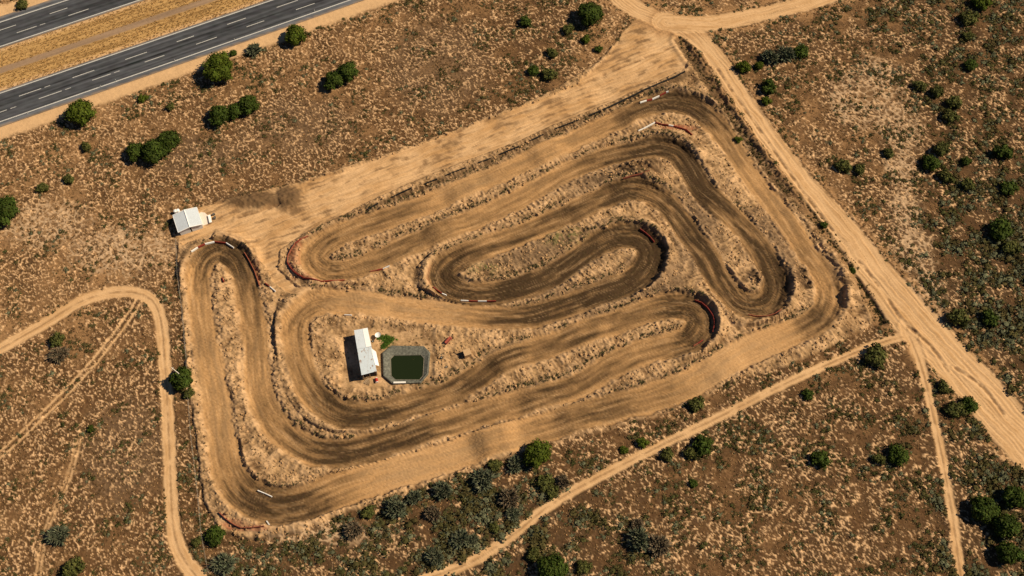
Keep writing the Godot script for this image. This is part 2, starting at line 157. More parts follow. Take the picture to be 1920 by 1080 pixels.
# bushes: x, z, radius, tone, label
const BUSHES := [
	[-144.4, -53.7, 2.2, 2, "round olive bush alone between the verge pine and the three tree clump"],
	[-147.8, -40.7, 2.1, 2, "upper right of two small dark bushes near the left edge pine"],
	[-156.0, -37.3, 2.1, 2, "lower left of two small dark bushes near the left edge pine"],
	[-118.5, -70.8, 1.8, 2, "small green bush midway between the two dark pine clumps"],
	[-92.0, -95.9, 2.7, 3, "grey green bush right of the three lobed roadside pine"],
	[-99.5, -94.7, 1.5, 1, "small dark bush touching the three lobed roadside pine"],
	[-128.4, -74.5, 2.0, 0, "yellow green bush just below the highway verge"],
	[81.9, -87.9, 2.8, 0, "brightest green bush beside the diagonal dirt road, left of its group"],
	[87.6, -88.9, 1.9, 0, "smaller bright green bush right beside the brightest one by the road"],
	[92.0, -92.3, 3.4, 3, "grey green bush above the two bright ones by the diagonal road"],
	[97.6, -93.5, 3.4, 3, "middle grey green bush of the row right of the diagonal road"],
	[103.1, -94.9, 3.0, 1, "rightmost dark bush of the row beside the diagonal road's upper end"],
	[89.6, -79.1, 3.7, 1, "dark sprawling bush right of the diagonal road, below the bright pair"],
	[88.3, -73.1, 2.0, 0, "small green bush beneath the dark sprawling one by the diagonal road"],
	[111.1, -45.9, 2.9, 2, "left bush of the pair on the bare patch right of the road"],
	[116.6, -44.6, 2.5, 2, "right bush of the pair on the bare patch right of the road"],
	[127.3, -51.3, 2.2, 2, "single dark bush upper right of the pair on the bare patch"],
	[162.6, -88.9, 2.6, 1, "small round dark bush standing alone in the upper right scrub"],
	[165.8, -110.3, 3.9, 2, "large bush near the top right corner, below a greener one"],
	[171.6, -117.2, 3.5, 0, "green bush cut by the top edge near the right corner"],
	[164.1, -102.1, 2.3, 2, "yellowish small bush below the large one near the top right corner"],
	[142.8, -79.4, 2.6, 2, "upper left bush of the green thicket in the upper right scrub"],
	[148.3, -77.0, 2.8, 2, "second bush of the green thicket in the upper right scrub"],
	[153.2, -72.4, 3.1, 2, "rightmost bush of the green thicket in the upper right scrub"],
	[150.9, -66.4, 3.1, 2, "lowest bush of the green thicket in the upper right scrub"],
	[145.2, -52.6, 3.1, 2, "upper bush of the tall clump right of the bare patch"],
	[140.5, -46.5, 3.2, 1, "left bush of the tall clump right of the bare patch"],
	[145.0, -41.8, 3.2, 2, "lowest bush of the tall clump right of the bare patch"],
	[152.8, -47.8, 2.0, 1, "small round bush with pale ring, upper of two beside the tall clump"],
	[151.6, -38.4, 2.7, 2, "small round bush with pale ring, lower of two beside the tall clump"],
	[165.6, -51.1, 3.8, 1, "wide dark bush at the right edge, upper of two"],
	[164.8, -37.1, 3.4, 1, "wide dark bush at the right edge, lower of two"],
	[158.4, -20.6, 4.0, 1, "large black green bush at the right edge beside the pale patch"],
	[160.6, -14.0, 3.4, 2, "olive bush below the large black green one at the right edge"],
	[148.1, 11.4, 3.1, 1, "dark bush at the right edge above the lower end of the main road"],
	[138.2, 11.2, 3.3, 2, "olive bush between the main road and the darkest right edge bush"],
	[110.5, 24.1, 4.2, 2, "broad olive bush in the angle between the two narrow paths"],
	[132.0, 41.5, 3.2, 2, "left bush of the pair between narrow path and main road"],
	[135.9, 40.4, 2.9, 1, "right darker bush of the pair between narrow path and main road"],
	[129.4, 34.3, 2.4, 2, "bush at the top of the strip between narrow path and main road"],
	[55.8, 53.1, 3.4, 1, "dark bush just below the diagonal path, under its middle"],
	[52.2, 55.1, 2.2, 2, "small bush joined to the dark one below the middle of the path"],
	[45.0, 55.4, 2.3, 2, "green bush below the diagonal path, left of the dark pair"],
	[38.2, 51.8, 1.9, 0, "small green bush just above the diagonal path"],
	[32.7, 53.8, 1.4, 0, "tiny green bush left of the one just above the diagonal path"],
	[54.8, 39.6, 2.9, 2, "olive bush above the diagonal path beside the lower straight's end"],
	[89.8, 57.0, 3.4, 1, "round dark bush alone in the scrub right of centre, lower half"],
	[112.1, 56.0, 3.4, 1, "right dark bush of the pair beside the straight narrow path"],
	[106.6, 57.0, 2.2, 2, "left green bush of the pair beside the straight narrow path"],
	[88.7, 36.7, 2.1, 1, "dark bush close above the round lone one, right of the path"],
	[52.1, 63.9, 1.5, 1, "small dark bush in the scrub below the diagonal path"],
	[1.1, 58.6, 2.8, 3, "grey green spiky bush left of the bright green tree"],
	[-8.3, 63.1, 3.4, 3, "largest grey green spiky bush below the lower straight"],
	[-4.9, 58.6, 2.2, 2, "olive bush between the two spiky bushes by the bright tree"],
	[-0.8, 68.6, 3.0, 4, "upper grey twiggy bush in the thicket beside the diagonal path"],
	[0.3, 72.8, 2.3, 3, "lower grey green bush in the thicket beside the diagonal path"],
	[9.5, 63.9, 2.8, 2, "green bush under the bright green tree, left of a grey one"],
	[11.6, 66.6, 2.6, 2, "green bush nearest the diagonal path in the thicket"],
	[14.6, 63.6, 2.1, 4, "grey twiggy bush right of the thicket beside the diagonal path"],
	[-19.9, 66.3, 2.7, 3, "pale spiky bush left of the largest one below the straight"],
	[-28.0, 68.5, 2.4, 3, "pale spiky bush, second from left below the straight"],
	[-33.0, 71.7, 3.3, 3, "wide grey green bush beneath the pale spiky pair"],
	[-22.4, 72.8, 2.3, 4, "dark twiggy bush in the middle of the lower thicket"],
	[-14.6, 80.4, 3.0, 3, "grey green bush with dark shadow above the path's lower end"],
	[-10.8, 80.1, 1.5, 3, "small pale bush right of the shadowed one near the path"],
	[-21.5, 85.3, 2.5, 3, "grey green bush lowest in the thicket, near the path's lower end"],
	[-44.7, 77.8, 2.7, 4, "pale twiggy bush farthest left in the lower thicket"],
	[-5.1, 76.8, 1.8, 2, "olive bush just above the lower end of the diagonal path"],
	[-40.8, 72.5, 2.1, 2, "green bush above the pale twiggy one in the lower thicket"],
	[35.3, 80.4, 3.3, 3, "grey green bush right of the large bottom edge tree, left of a pair"],
	[41.1, 81.9, 3.3, 4, "brownish twiggy bush, right of a pair in the bottom scrub"],
	[35.3, 76.3, 2.0, 4, "small grey bush above the pair in the bottom scrub"],
	[19.9, 87.8, 2.4, 2, "olive bush at the bottom edge beside the large dark tree"],
	[5.9, 84.6, 2.1, 2, "olive bush upper left of the large bottom edge tree"],
	[-83.1, 79.2, 3.0, 1, "dark green bush at the outside of the bottom left corner"],
	[-88.4, 80.9, 1.8, 2, "small olive bush left of the bottom left corner's dark bush"],
	[-79.8, 87.3, 3.3, 3, "grey green bush at the bottom edge below the circuit's corner"],
	[-127.3, 79.2, 3.0, 3, "round grey bush in the lower left scrub beside faint wheel marks"],
	[-121.0, 88.4, 3.5, 2, "green bush cut by the bottom edge at lower left"],
	[-139.8, 18.5, 2.8, 2, "upper olive bush of the pair below the left dirt track"],
	[-138.3, 23.6, 2.6, 4, "lower grey bush of the pair below the left dirt track"],
	[-124.4, 47.3, 1.3, 1, "tiny dark bush alone in the lower left scrub"],
	[-96.6, 36.3, 1.9, 2, "green bush touching the lower side of the tree with the pole"],
	[13.2, -84.6, 3.0, 2, "olive bush on the slope above the start straight, lowest of its group"],
	[14.3, -94.2, 2.5, 2, "bush halfway up the scrubby slope left of the road fork"],
	[4.8, -109.1, 2.7, 1, "dark bush near the top edge left of the tall pine"],
	[20.2, -105.3, 2.3, 2, "bush left of the tall pine at the top edge"],
	[26.5, -101.1, 2.1, 0, "green bush right below the tall pine at the top edge"],
	[30.9, -96.6, 1.9, 1, "small dark bush where the sandy road meets the slope"],
	[7.5, -86.5, 2.3, 1, "dark bush, leftmost on the slope above the start straight"],
	[77.1, -57.0, 1.5, 0, "green bush in the ditch between circuit and diagonal road"],
	[101.5, -23.1, 1.6, 1, "dark bush in the ditch halfway along the diagonal road"],
	[108.5, -6.2, 1.4, 1, "dark bush near the lower end of the ditch"],
	[-179.8, -117.2, 2.7, 2, "green bush at the top left corner beyond the highway"]
]
const DELINEATORS := [
	[-144.2, -79.9], [-139.4, -82.5], [-120.0, -91.6], [-99.9, -101.2], [-167.5, -68.3], [-72.3, -114.8]
]
const DELINEATOR_LABELS := [
	"roadside post above the left verge pine, first of a close pair",
	"roadside post above the left verge pine, second of a close pair",
	"roadside post between the two larger verge pines",
	"roadside post just right of the three lobed verge pine",
	"leftmost roadside post on the near highway edge",
	"rightmost roadside post on the near highway edge"
]
const SHED := [[-48.22, 16.89], [-44.22, 15.8], [-40.59, 30.18], [-44.96, 31.74]]
const POND_OUTER := [[-36.95, 20.42], [-26.97, 20.6], [-25.1, 22.58], [-25.41, 29.66], [-27.63, 32.63], [-35.8, 33.15], [-38.84, 30.36], [-39.51, 22.76]]
const POND_WATER := [[-36.03, 23.55], [-28.05, 23.38], [-27.03, 24.45], [-27.13, 30.1], [-28.05, 31.33], [-35.22, 31.33], [-36.5, 30.1], [-36.95, 24.62]]
const PLANK := [[-35.64, 32.71], [-32.11, 32.71]]
const TANKS := [[-110.17, -27.87], [-109.42, -28.08]]
const TABLE := [-98.67, -25.27]
const STOOLS := [[-97.8, -27.16], [-97.27, -25.83]]
const DISH := [-41.25, 17.13]
const BOX := [-13.67, 23.38]
const TROUGH := [-19.51, 18.84]
const POLE := [-98.01, 31.77]
# gullies and scraped edges: x, z
const GULLIES := [
	[[23.4, -80.6, 1.0], [35.9, -87.3, 1.0], [47.6, -93.1, 1.0], [59.8, -98.5, 1.0]],
	[[-90.0, -26.1, 1.0], [-82.4, -28.8, 1.0], [-76.5, -31.1, 1.0]],
	[[-98.8, -31.1, 1.0], [-86.7, -35.5, 1.0], [-71.1, -39.5, 1.0], [-57.2, -44.2, 1.0]],
	[[-96.0, -19.0, 1.0], [-89.9, -18.2, 1.0], [-85.1, -15.6, 1.0], [-82.1, -10.7, 1.0], [-80.3, -3.8, 1.0]],
	[[111.1, -9.7, 1.0], [117.0, 1.0, 1.0], [121.2, 11.3, 1.0], [128.6, 20.4, 1.0], [132.0, 28.4, 1.0]],
	[[72.8, -87.8, 1.0], [84.2, -62.2, 1.0], [95.8, -37.8, 1.0], [104.1, -21.2, 1.0]],
	[[134.6, 27.6, 1.0], [141.5, 33.7, 1.0], [146.1, 42.3, 1.0]],
	[[-20.0, 9.4, 1.0], [-9.9, 13.5, 1.0], [0.0, 13.5, 1.0], [13.3, 11.3, 1.0]],
	[[-49.9, 53.9, 1.0], [-56.5, 50.1, 1.0], [-61.7, 44.8, 1.0]],
	[[39.5, -47.8, 1.0], [45.7, -45.0, 1.0], [49.9, -41.4, 1.0], [53.2, -37.8, 1.0]],
	[[41.7, -34.0, 1.0], [46.4, -27.8, 1.0], [50.4, -21.6, 1.0], [52.5, -15.6, 1.0]],
	[[-47.3, -28.8, 1.0], [-55.7, -24.1, 1.0], [-62.3, -19.6, 1.0], [-67.2, -15.6, 1.0]],
	[[-57.7, 35.4, 1.0], [-53.5, 37.7, 1.0], [-43.1, 38.0, 1.0]],
	[[68.2, -7.7, 1.0], [72.5, -0.0, 1.0], [76.5, 1.5, 1.0]],
	[[-60.1, 78.3, 1.0], [-71.9, 80.6, 1.0], [-81.1, 78.6, 1.0]]
]
const GRASS := [[-41.3, 17.33], [-36.5, 17.88], [-37.8, 18.24], [-39.79, 20.77]]
const JUNK := [[-21.37, 23.37], [-21.51, 24.36], [-19.95, 27.55], [-42.87, 18.6]]
const JUNK_LABELS := ["upper of two black tyres just right of the pond", "lower of two black tyres just right of the pond", "black tyre farthest from the pond, near the earth lane", "black tyre lying by the shed's right eave below the dish"]
const X0 := -206.0
const Z0 := -136.0
const CELL := 0.35
const NX := 1178
const NZ := 678
const HWAY := Vector2(0.9033, -0.4290)     # along the highway on the plan (x, z)
const HNOR := Vector2(0.4290, 0.9033)      # across it, towards the circuit
var height := PackedFloat32Array()
var kind_of := PackedByteArray()
var near_track := PackedFloat32Array()
var infield_mask := PackedByteArray()
var bare_line := PackedByteArray()
var foot_scrub := PackedByteArray()
var rng := RandomNumberGenerator.new()
var used := {}
var mats := {}


# ---------------------------------------------------------------- helpers
func numbered(called: String) -> String:
	var n: int = used.get(called, 0)
	used[called] = n + 1
	return called if n == 0 else "%s_%03d" % [called, n]

func tag(o: Node3D, label: String, category := "", group := "", kind := "") -> void:
	if label: o.set_meta("label", label)
	if category: o.set_meta("category", category)
	if group: o.set_meta("group", group)
	if kind: o.set_meta("kind", kind)

func thing(called: String, label: String, category: String, at: Vector3, turn := 0.0, group := "") -> Node3D:
	var o := Node3D.new()
	o.name = numbered(called)
	add_child(o)
	o.position = at
	o.rotation.y = turn
	tag(o, label, category, group)
	return o

func part(called: String, mesh: Mesh, m: Material, parent: Node3D, at := Vector3.ZERO, turn := Vector3.ZERO) -> MeshInstance3D:
	var o := MeshInstance3D.new()
	o.name = called
	o.mesh = mesh
	o.material_override = m
	parent.add_child(o, true)
	o.position = at
	o.rotation = turn
	return o

func ground_y(x: float, z: float) -> float:
	var i := clampi(int((x - X0) / CELL), 0, NX - 1)
	var j := clampi(int((z - Z0) / CELL), 0, NZ - 1)
	return height[j * NX + i]

func kind_at(x: float, z: float) -> int:
	var i := clampi(int((x - X0) / CELL), 0, NX - 1)
	var j := clampi(int((z - Z0) / CELL), 0, NZ - 1)
	return kind_of[j * NX + i]

func grid_value(rows: Array, x: float, z: float) -> float:
	var u := clampf((x + 228.0) / 456.0 * 23.0, 0.0, 22.999)
	var v := clampf((z + 150.0) / 260.0 * 13.0, 0.0, 12.999)
	var i := int(u)
	var j := int(v)
	var f := u - i
	var g := v - j
	var a: float = lerpf(rows[j][i], rows[j][i + 1], f)
	var b: float = lerpf(rows[j + 1][i], rows[j + 1][i + 1], f)
	return lerpf(a, b, g)

func lin(r: float, g: float, b: float) -> Color:
	return Color(r, g, b).linear_to_srgb()

func noise_tex(freq: float, octaves: int, lo: float, hi: float, seed_: int, normal := false) -> NoiseTexture2D:
	var n := FastNoiseLite.new()
	n.noise_type = FastNoiseLite.TYPE_SIMPLEX_SMOOTH
	n.frequency = freq
	n.fractal_octaves = octaves
	n.seed = seed_
	var t := NoiseTexture2D.new()
	t.width = 512
	t.height = 512
	t.seamless = true
	t.noise = n
	if normal:
		t.as_normal_map = true
		t.bump_strength = 6.0
	else:
		var g := Gradient.new()
		g.offsets = PackedFloat32Array([0.15, 0.85])
		g.colors = PackedColorArray([lin(lo, lo, lo), lin(hi, hi, hi)])
		t.color_ramp = g
	return t

func soil_material(called: String, scale: float, lo: float, hi: float, seed_: int) -> StandardMaterial3D:
	var m := StandardMaterial3D.new()
	m.resource_name = called
	m.vertex_color_use_as_albedo = true
	m.roughness = 0.95
	m.metallic_specular = 0.15
	m.uv1_triplanar = true
	m.uv1_world_triplanar = true
	m.uv1_scale = Vector3.ONE * scale
	m.albedo_texture = noise_tex(0.03, 5, lo, hi, seed_)
	return m

func paint(called: String, r: float, g: float, b: float, rough := 0.8, metal := 0.0, mottle := 0.0) -> StandardMaterial3D:
	var m := StandardMaterial3D.new()
	m.resource_name = called
	m.albedo_color = lin(r, g, b)
	m.roughness = rough
	m.metallic = metal
	m.metallic_specular = 0.35
	if mottle > 0.0:
		m.uv1_triplanar = true
		m.uv1_world_triplanar = true
		m.uv1_scale = Vector3.ONE * 0.22
		m.albedo_texture = noise_tex(0.025, 5, 1.0 - mottle, 1.0, 77)
	return m

class Shape:
	var st := SurfaceTool.new()
	var colour := Color.WHITE
	func _init() -> void:
		st.begin(Mesh.PRIMITIVE_TRIANGLES)
		st.set_smooth_group(-1)
	func tri(a: Vector3, b: Vector3, c: Vector3) -> void:
		for p in [a, b, c]:
			st.set_color(colour)
			st.add_vertex(p)
	func quad(a: Vector3, b: Vector3, c: Vector3, d: Vector3) -> void:
		tri(a, b, c)
		tri(a, c, d)
	func box(c: Vector3, s: Vector3, turn := 0.0, bevel := 0.0) -> void:
		var k := Basis(Vector3.UP, turn)
		var h := s * 0.5
		var t := minf(bevel, minf(h.x, h.z))
		var lo := [Vector3(-h.x, -h.y, -h.z), Vector3(h.x, -h.y, -h.z), Vector3(h.x, -h.y, h.z), Vector3(-h.x, -h.y, h.z)]
		var mid := [Vector3(-h.x, h.y - t, -h.z), Vector3(h.x, h.y - t, -h.z), Vector3(h.x, h.y - t, h.z), Vector3(-h.x, h.y - t, h.z)]
		var top := [Vector3(-h.x + t, h.y, -h.z + t), Vector3(h.x - t, h.y, -h.z + t), Vector3(h.x - t, h.y, h.z - t), Vector3(-h.x + t, h.y, h.z - t)]
		for i in 4:
			var n := (i + 1) % 4
			quad(c + k * lo[i], c + k * lo[n], c + k * mid[n], c + k * mid[i])
			if t > 0.0:
				quad(c + k * mid[i], c + k * mid[n], c + k * top[n], c + k * top[i])
		quad(c + k * top[0], c + k * top[1], c + k * top[2], c + k * top[3])
		quad(c + k * lo[3], c + k * lo[2], c + k * lo[1], c + k * lo[0])
	func tube(a: Vector3, b: Vector3, ra: float, rb: float, n := 8) -> void:
		var d := (b - a).normalized()
		var u := d.cross(Vector3.RIGHT if absf(d.x) < 0.9 else Vector3.UP).normalized()
		var v := d.cross(u)
		for i in n:
			var p := TAU * i / n
			var q := TAU * (i + 1) / n
			var e := u * cos(p) + v * sin(p)
			var f := u * cos(q) + v * sin(q)
			quad(a + e * ra, a + f * ra, b + f * rb, b + e * rb)
			tri(b, b + e * rb, b + f * rb)
			tri(a, a + f * ra, a + e * ra)
	func rings(list: Array, close_top := false) -> void:      # loops of equal length, lofted one to the next
		for r in list.size() - 1:
			var n: int = list[r].size()
			for i in n:
				quad(list[r][i], list[r][(i + 1) % n], list[r + 1][(i + 1) % n], list[r + 1][i])
		if close_top:
			fan(list[-1])
	func fan(loop: Array) -> void:
		var c := Vector3.ZERO
		for p in loop: c += p
		c /= loop.size()
		for i in loop.size():
			tri(c, loop[i], loop[(i + 1) % loop.size()])
	func done() -> ArrayMesh:
		st.generate_normals()
		return st.commit()


# ---------------------------------------------------------------- lines on the plan (roads, track) spread over the grid
class Line:
	var pts := PackedVector2Array()
	var half := PackedFloat32Array()
	var wet := PackedFloat32Array()
	var berm := PackedFloat32Array()
	var run := PackedFloat32Array()
	var d := PackedFloat32Array()
	var side := PackedFloat32Array()
	var at := PackedFloat32Array()
	func _init(control: Array, closed: bool, step: float) -> void:
		var n := control.size()
		var spans := n if closed else n - 1
		for k in spans:
			var c := []
			for o in [-1, 0, 1, 2]:
				c.append(control[posmod(k + o, n)] if closed else control[clampi(k + o, 0, n - 1)])
			var p0 := Vector2(c[0][0], c[0][1])
			var p1 := Vector2(c[1][0], c[1][1])
			var p2 := Vector2(c[2][0], c[2][1])
			var p3 := Vector2(c[3][0], c[3][1])
			var m := maxi(1, int(ceil(p1.distance_to(p2) / step)))
			for q in m:
				var t := float(q) / m
				pts.append(p1.cubic_interpolate(p2, p0, p3, t))
				half.append(lerpf(c[1][2], c[2][2], t))
				wet.append(lerpf(c[1][3], c[2][3], t) if c[1].size() > 3 else 0.0)
		if closed:
			pts.append(pts[0])
			half.append(half[0])
			wet.append(wet[0])
		else:
			var e = control[n - 1]
			pts.append(Vector2(e[0], e[1]))
			half.append(e[2])
			wet.append(0.0)
		var total := 0.0
		for k in pts.size():
			if k: total += pts[k].distance_to(pts[k - 1])
			run.append(total)
		# banked berms on the outside of tight bends
		var c := pts.size()
		var bend := PackedFloat32Array()
		for k in c:
			var a := pts[posmod(k - 3, c - 1)] if closed else pts[maxi(k - 3, 0)]
			var b := pts[k]
			var e := pts[posmod(k + 3, c - 1)] if closed else pts[mini(k + 3, c - 1)]
			var turn := (b - a).angle_to(e - b)
			var l := maxf(0.1, (a.distance_to(b) + b.distance_to(e)) * 0.5)
			bend.append(clampf(turn / l, -0.12, 0.12))
		for k in c:
			var total_bend := 0.0
			for o in range(-4, 5):
				total_bend += bend[posmod(k + o, c - 1)] if closed else bend[clampi(k + o, 0, c - 1)]
			berm.append(total_bend / 9.0)
	func spread(reach: float, start := PackedFloat32Array(), root := true) -> void:
		var dd := start.duplicate()
		if start.is_empty():
			dd.resize(NX * NZ)
			dd.fill(1e6)
		var ss := PackedFloat32Array()
		ss.resize(NX * NZ)
		var uu := PackedFloat32Array()
		uu.resize(NX * NZ)
		for k in pts.size() - 1:
			var a := pts[k]
			var b := pts[k + 1]
			var ex := b.x - a.x
			var ez := b.y - a.y
			var l2 := maxf(ex * ex + ez * ez, 1e-6)
			var i0 := maxi(0, int((minf(a.x, b.x) - reach - X0) / CELL))
			var i1 := mini(NX - 1, int((maxf(a.x, b.x) + reach - X0) / CELL))
			var j0 := maxi(0, int((minf(a.y, b.y) - reach - Z0) / CELL))
			var j1 := mini(NZ - 1, int((maxf(a.y, b.y) + reach - Z0) / CELL))
			for j in range(j0, j1 + 1):
				var rz := Z0 + j * CELL - a.y
				var row := j * NX
				for i in range(i0, i1 + 1):
					var rx := X0 + i * CELL - a.x
					var t := (rx * ex + rz * ez) / l2
					if t < 0.0: t = 0.0
					elif t > 1.0: t = 1.0
					var qx := rx - t * ex
					var qz := rz - t * ez
					var q := qx * qx + qz * qz
					if q < dd[row + i]:
						dd[row + i] = q
						uu[row + i] = k + t
						ss[row + i] = ex * rz - ez * rx
		for n in (dd.size() if root else 0):
			if dd[n] < 1e5:
				dd[n] = sqrt(dd[n])
		d = dd
		side = ss
		at = uu
	func value(list: PackedFloat32Array, u: float) -> float:
		var k := mini(int(u), list.size() - 2)
		return lerpf(list[k], list[k + 1], u - k)
	func nearest(p: Vector2) -> float:
		var best := 1e9
		var s := 0.0
		for k in pts.size():
			var q := pts[k].distance_squared_to(p)
			if q < best:
				best = q
				s = run[k]
		return s

func field(freq: float, seed_: int, type := FastNoiseLite.TYPE_SIMPLEX_SMOOTH, octaves := 3, ridged := false, warp := 0.0) -> PackedByteArray:
	var n := FastNoiseLite.new()
	n.noise_type = type
	n.seed = seed_
	n.frequency = freq * CELL
	n.cellular_return_type = FastNoiseLite.RETURN_DISTANCE2_SUB
	n.fractal_octaves = octaves
	if octaves == 1: n.fractal_type = FastNoiseLite.FRACTAL_NONE
	elif ridged: n.fractal_type = FastNoiseLite.FRACTAL_RIDGED
	if warp > 0.0:
		n.domain_warp_enabled = true
		n.domain_warp_amplitude = warp / CELL
		n.domain_warp_frequency = freq * CELL * 0.6
	return n.get_image(NX, NZ, false, false, false).get_data()

func plan_map(rows: Array) -> PackedFloat32Array:
	var im := Image.create(24, 14, false, Image.FORMAT_RF)
	for j in 14:
		for i in 24:
			im.set_pixel(i, j, Color(rows[j][i], 0, 0))
	var wide := int(456.0 / 23.0 * 24.0 / CELL)
	var deep := int(260.0 / 13.0 * 14.0 / CELL)
	im.resize(wide, deep, Image.INTERPOLATE_CUBIC)
	var x := int((X0 + 228.0 + 456.0 / 46.0) / CELL)
	var z := int((Z0 + 150.0 + 260.0 / 26.0) / CELL)
	return im.get_region(Rect2i(x, z, NX, NZ)).get_data().to_float32_array()

func polygon_mask(loop: Array) -> PackedByteArray:
	var out := PackedByteArray()
	out.resize(NX * NZ)
	var poly := PackedVector2Array()
	var box := Rect2(loop[0][0], loop[0][1], 0, 0)
	for p in loop:
		poly.append(Vector2(p[0], p[1]))
		box = box.expand(Vector2(p[0], p[1]))
	for j in range(maxi(0, int((box.position.y - Z0) / CELL)), mini(NZ - 1, int((box.end.y - Z0) / CELL)) + 1):
		var z := Z0 + j * CELL          # crossings of this row with the outline
		var cuts := []
		for k in poly.size():
			var a := poly[k]
			var b := poly[(k + 1) % poly.size()]
			if (a.y <= z) != (b.y <= z):
				cuts.append(a.x + (z - a.y) / (b.y - a.y) * (b.x - a.x))
		cuts.sort()
		for c in range(0, cuts.size() - 1, 2):
			for i in range(clampi(int((cuts[c] - X0) / CELL), 0, NX), clampi(int((cuts[c + 1] - X0) / CELL), 0, NX)):
				out[j * NX + i] = 1
	return out

func soften(mask: PackedByteArray, r: int) -> PackedByteArray:     # 0..1 to a blurred 0..255
	var im := Image.create_from_data(NX, NZ, false, Image.FORMAT_L8, mask)
	var big := PackedByteArray()
	big.resize(mask.size())
	for n in mask.size():
		big[n] = mask[n] * 255
	im = Image.create_from_data(NX, NZ, false, Image.FORMAT_L8, big)
	im.resize(NX / r, NZ / r, Image.INTERPOLATE_LANCZOS)
	im.resize(NX, NZ, Image.INTERPOLATE_CUBIC)
	return im.get_data()


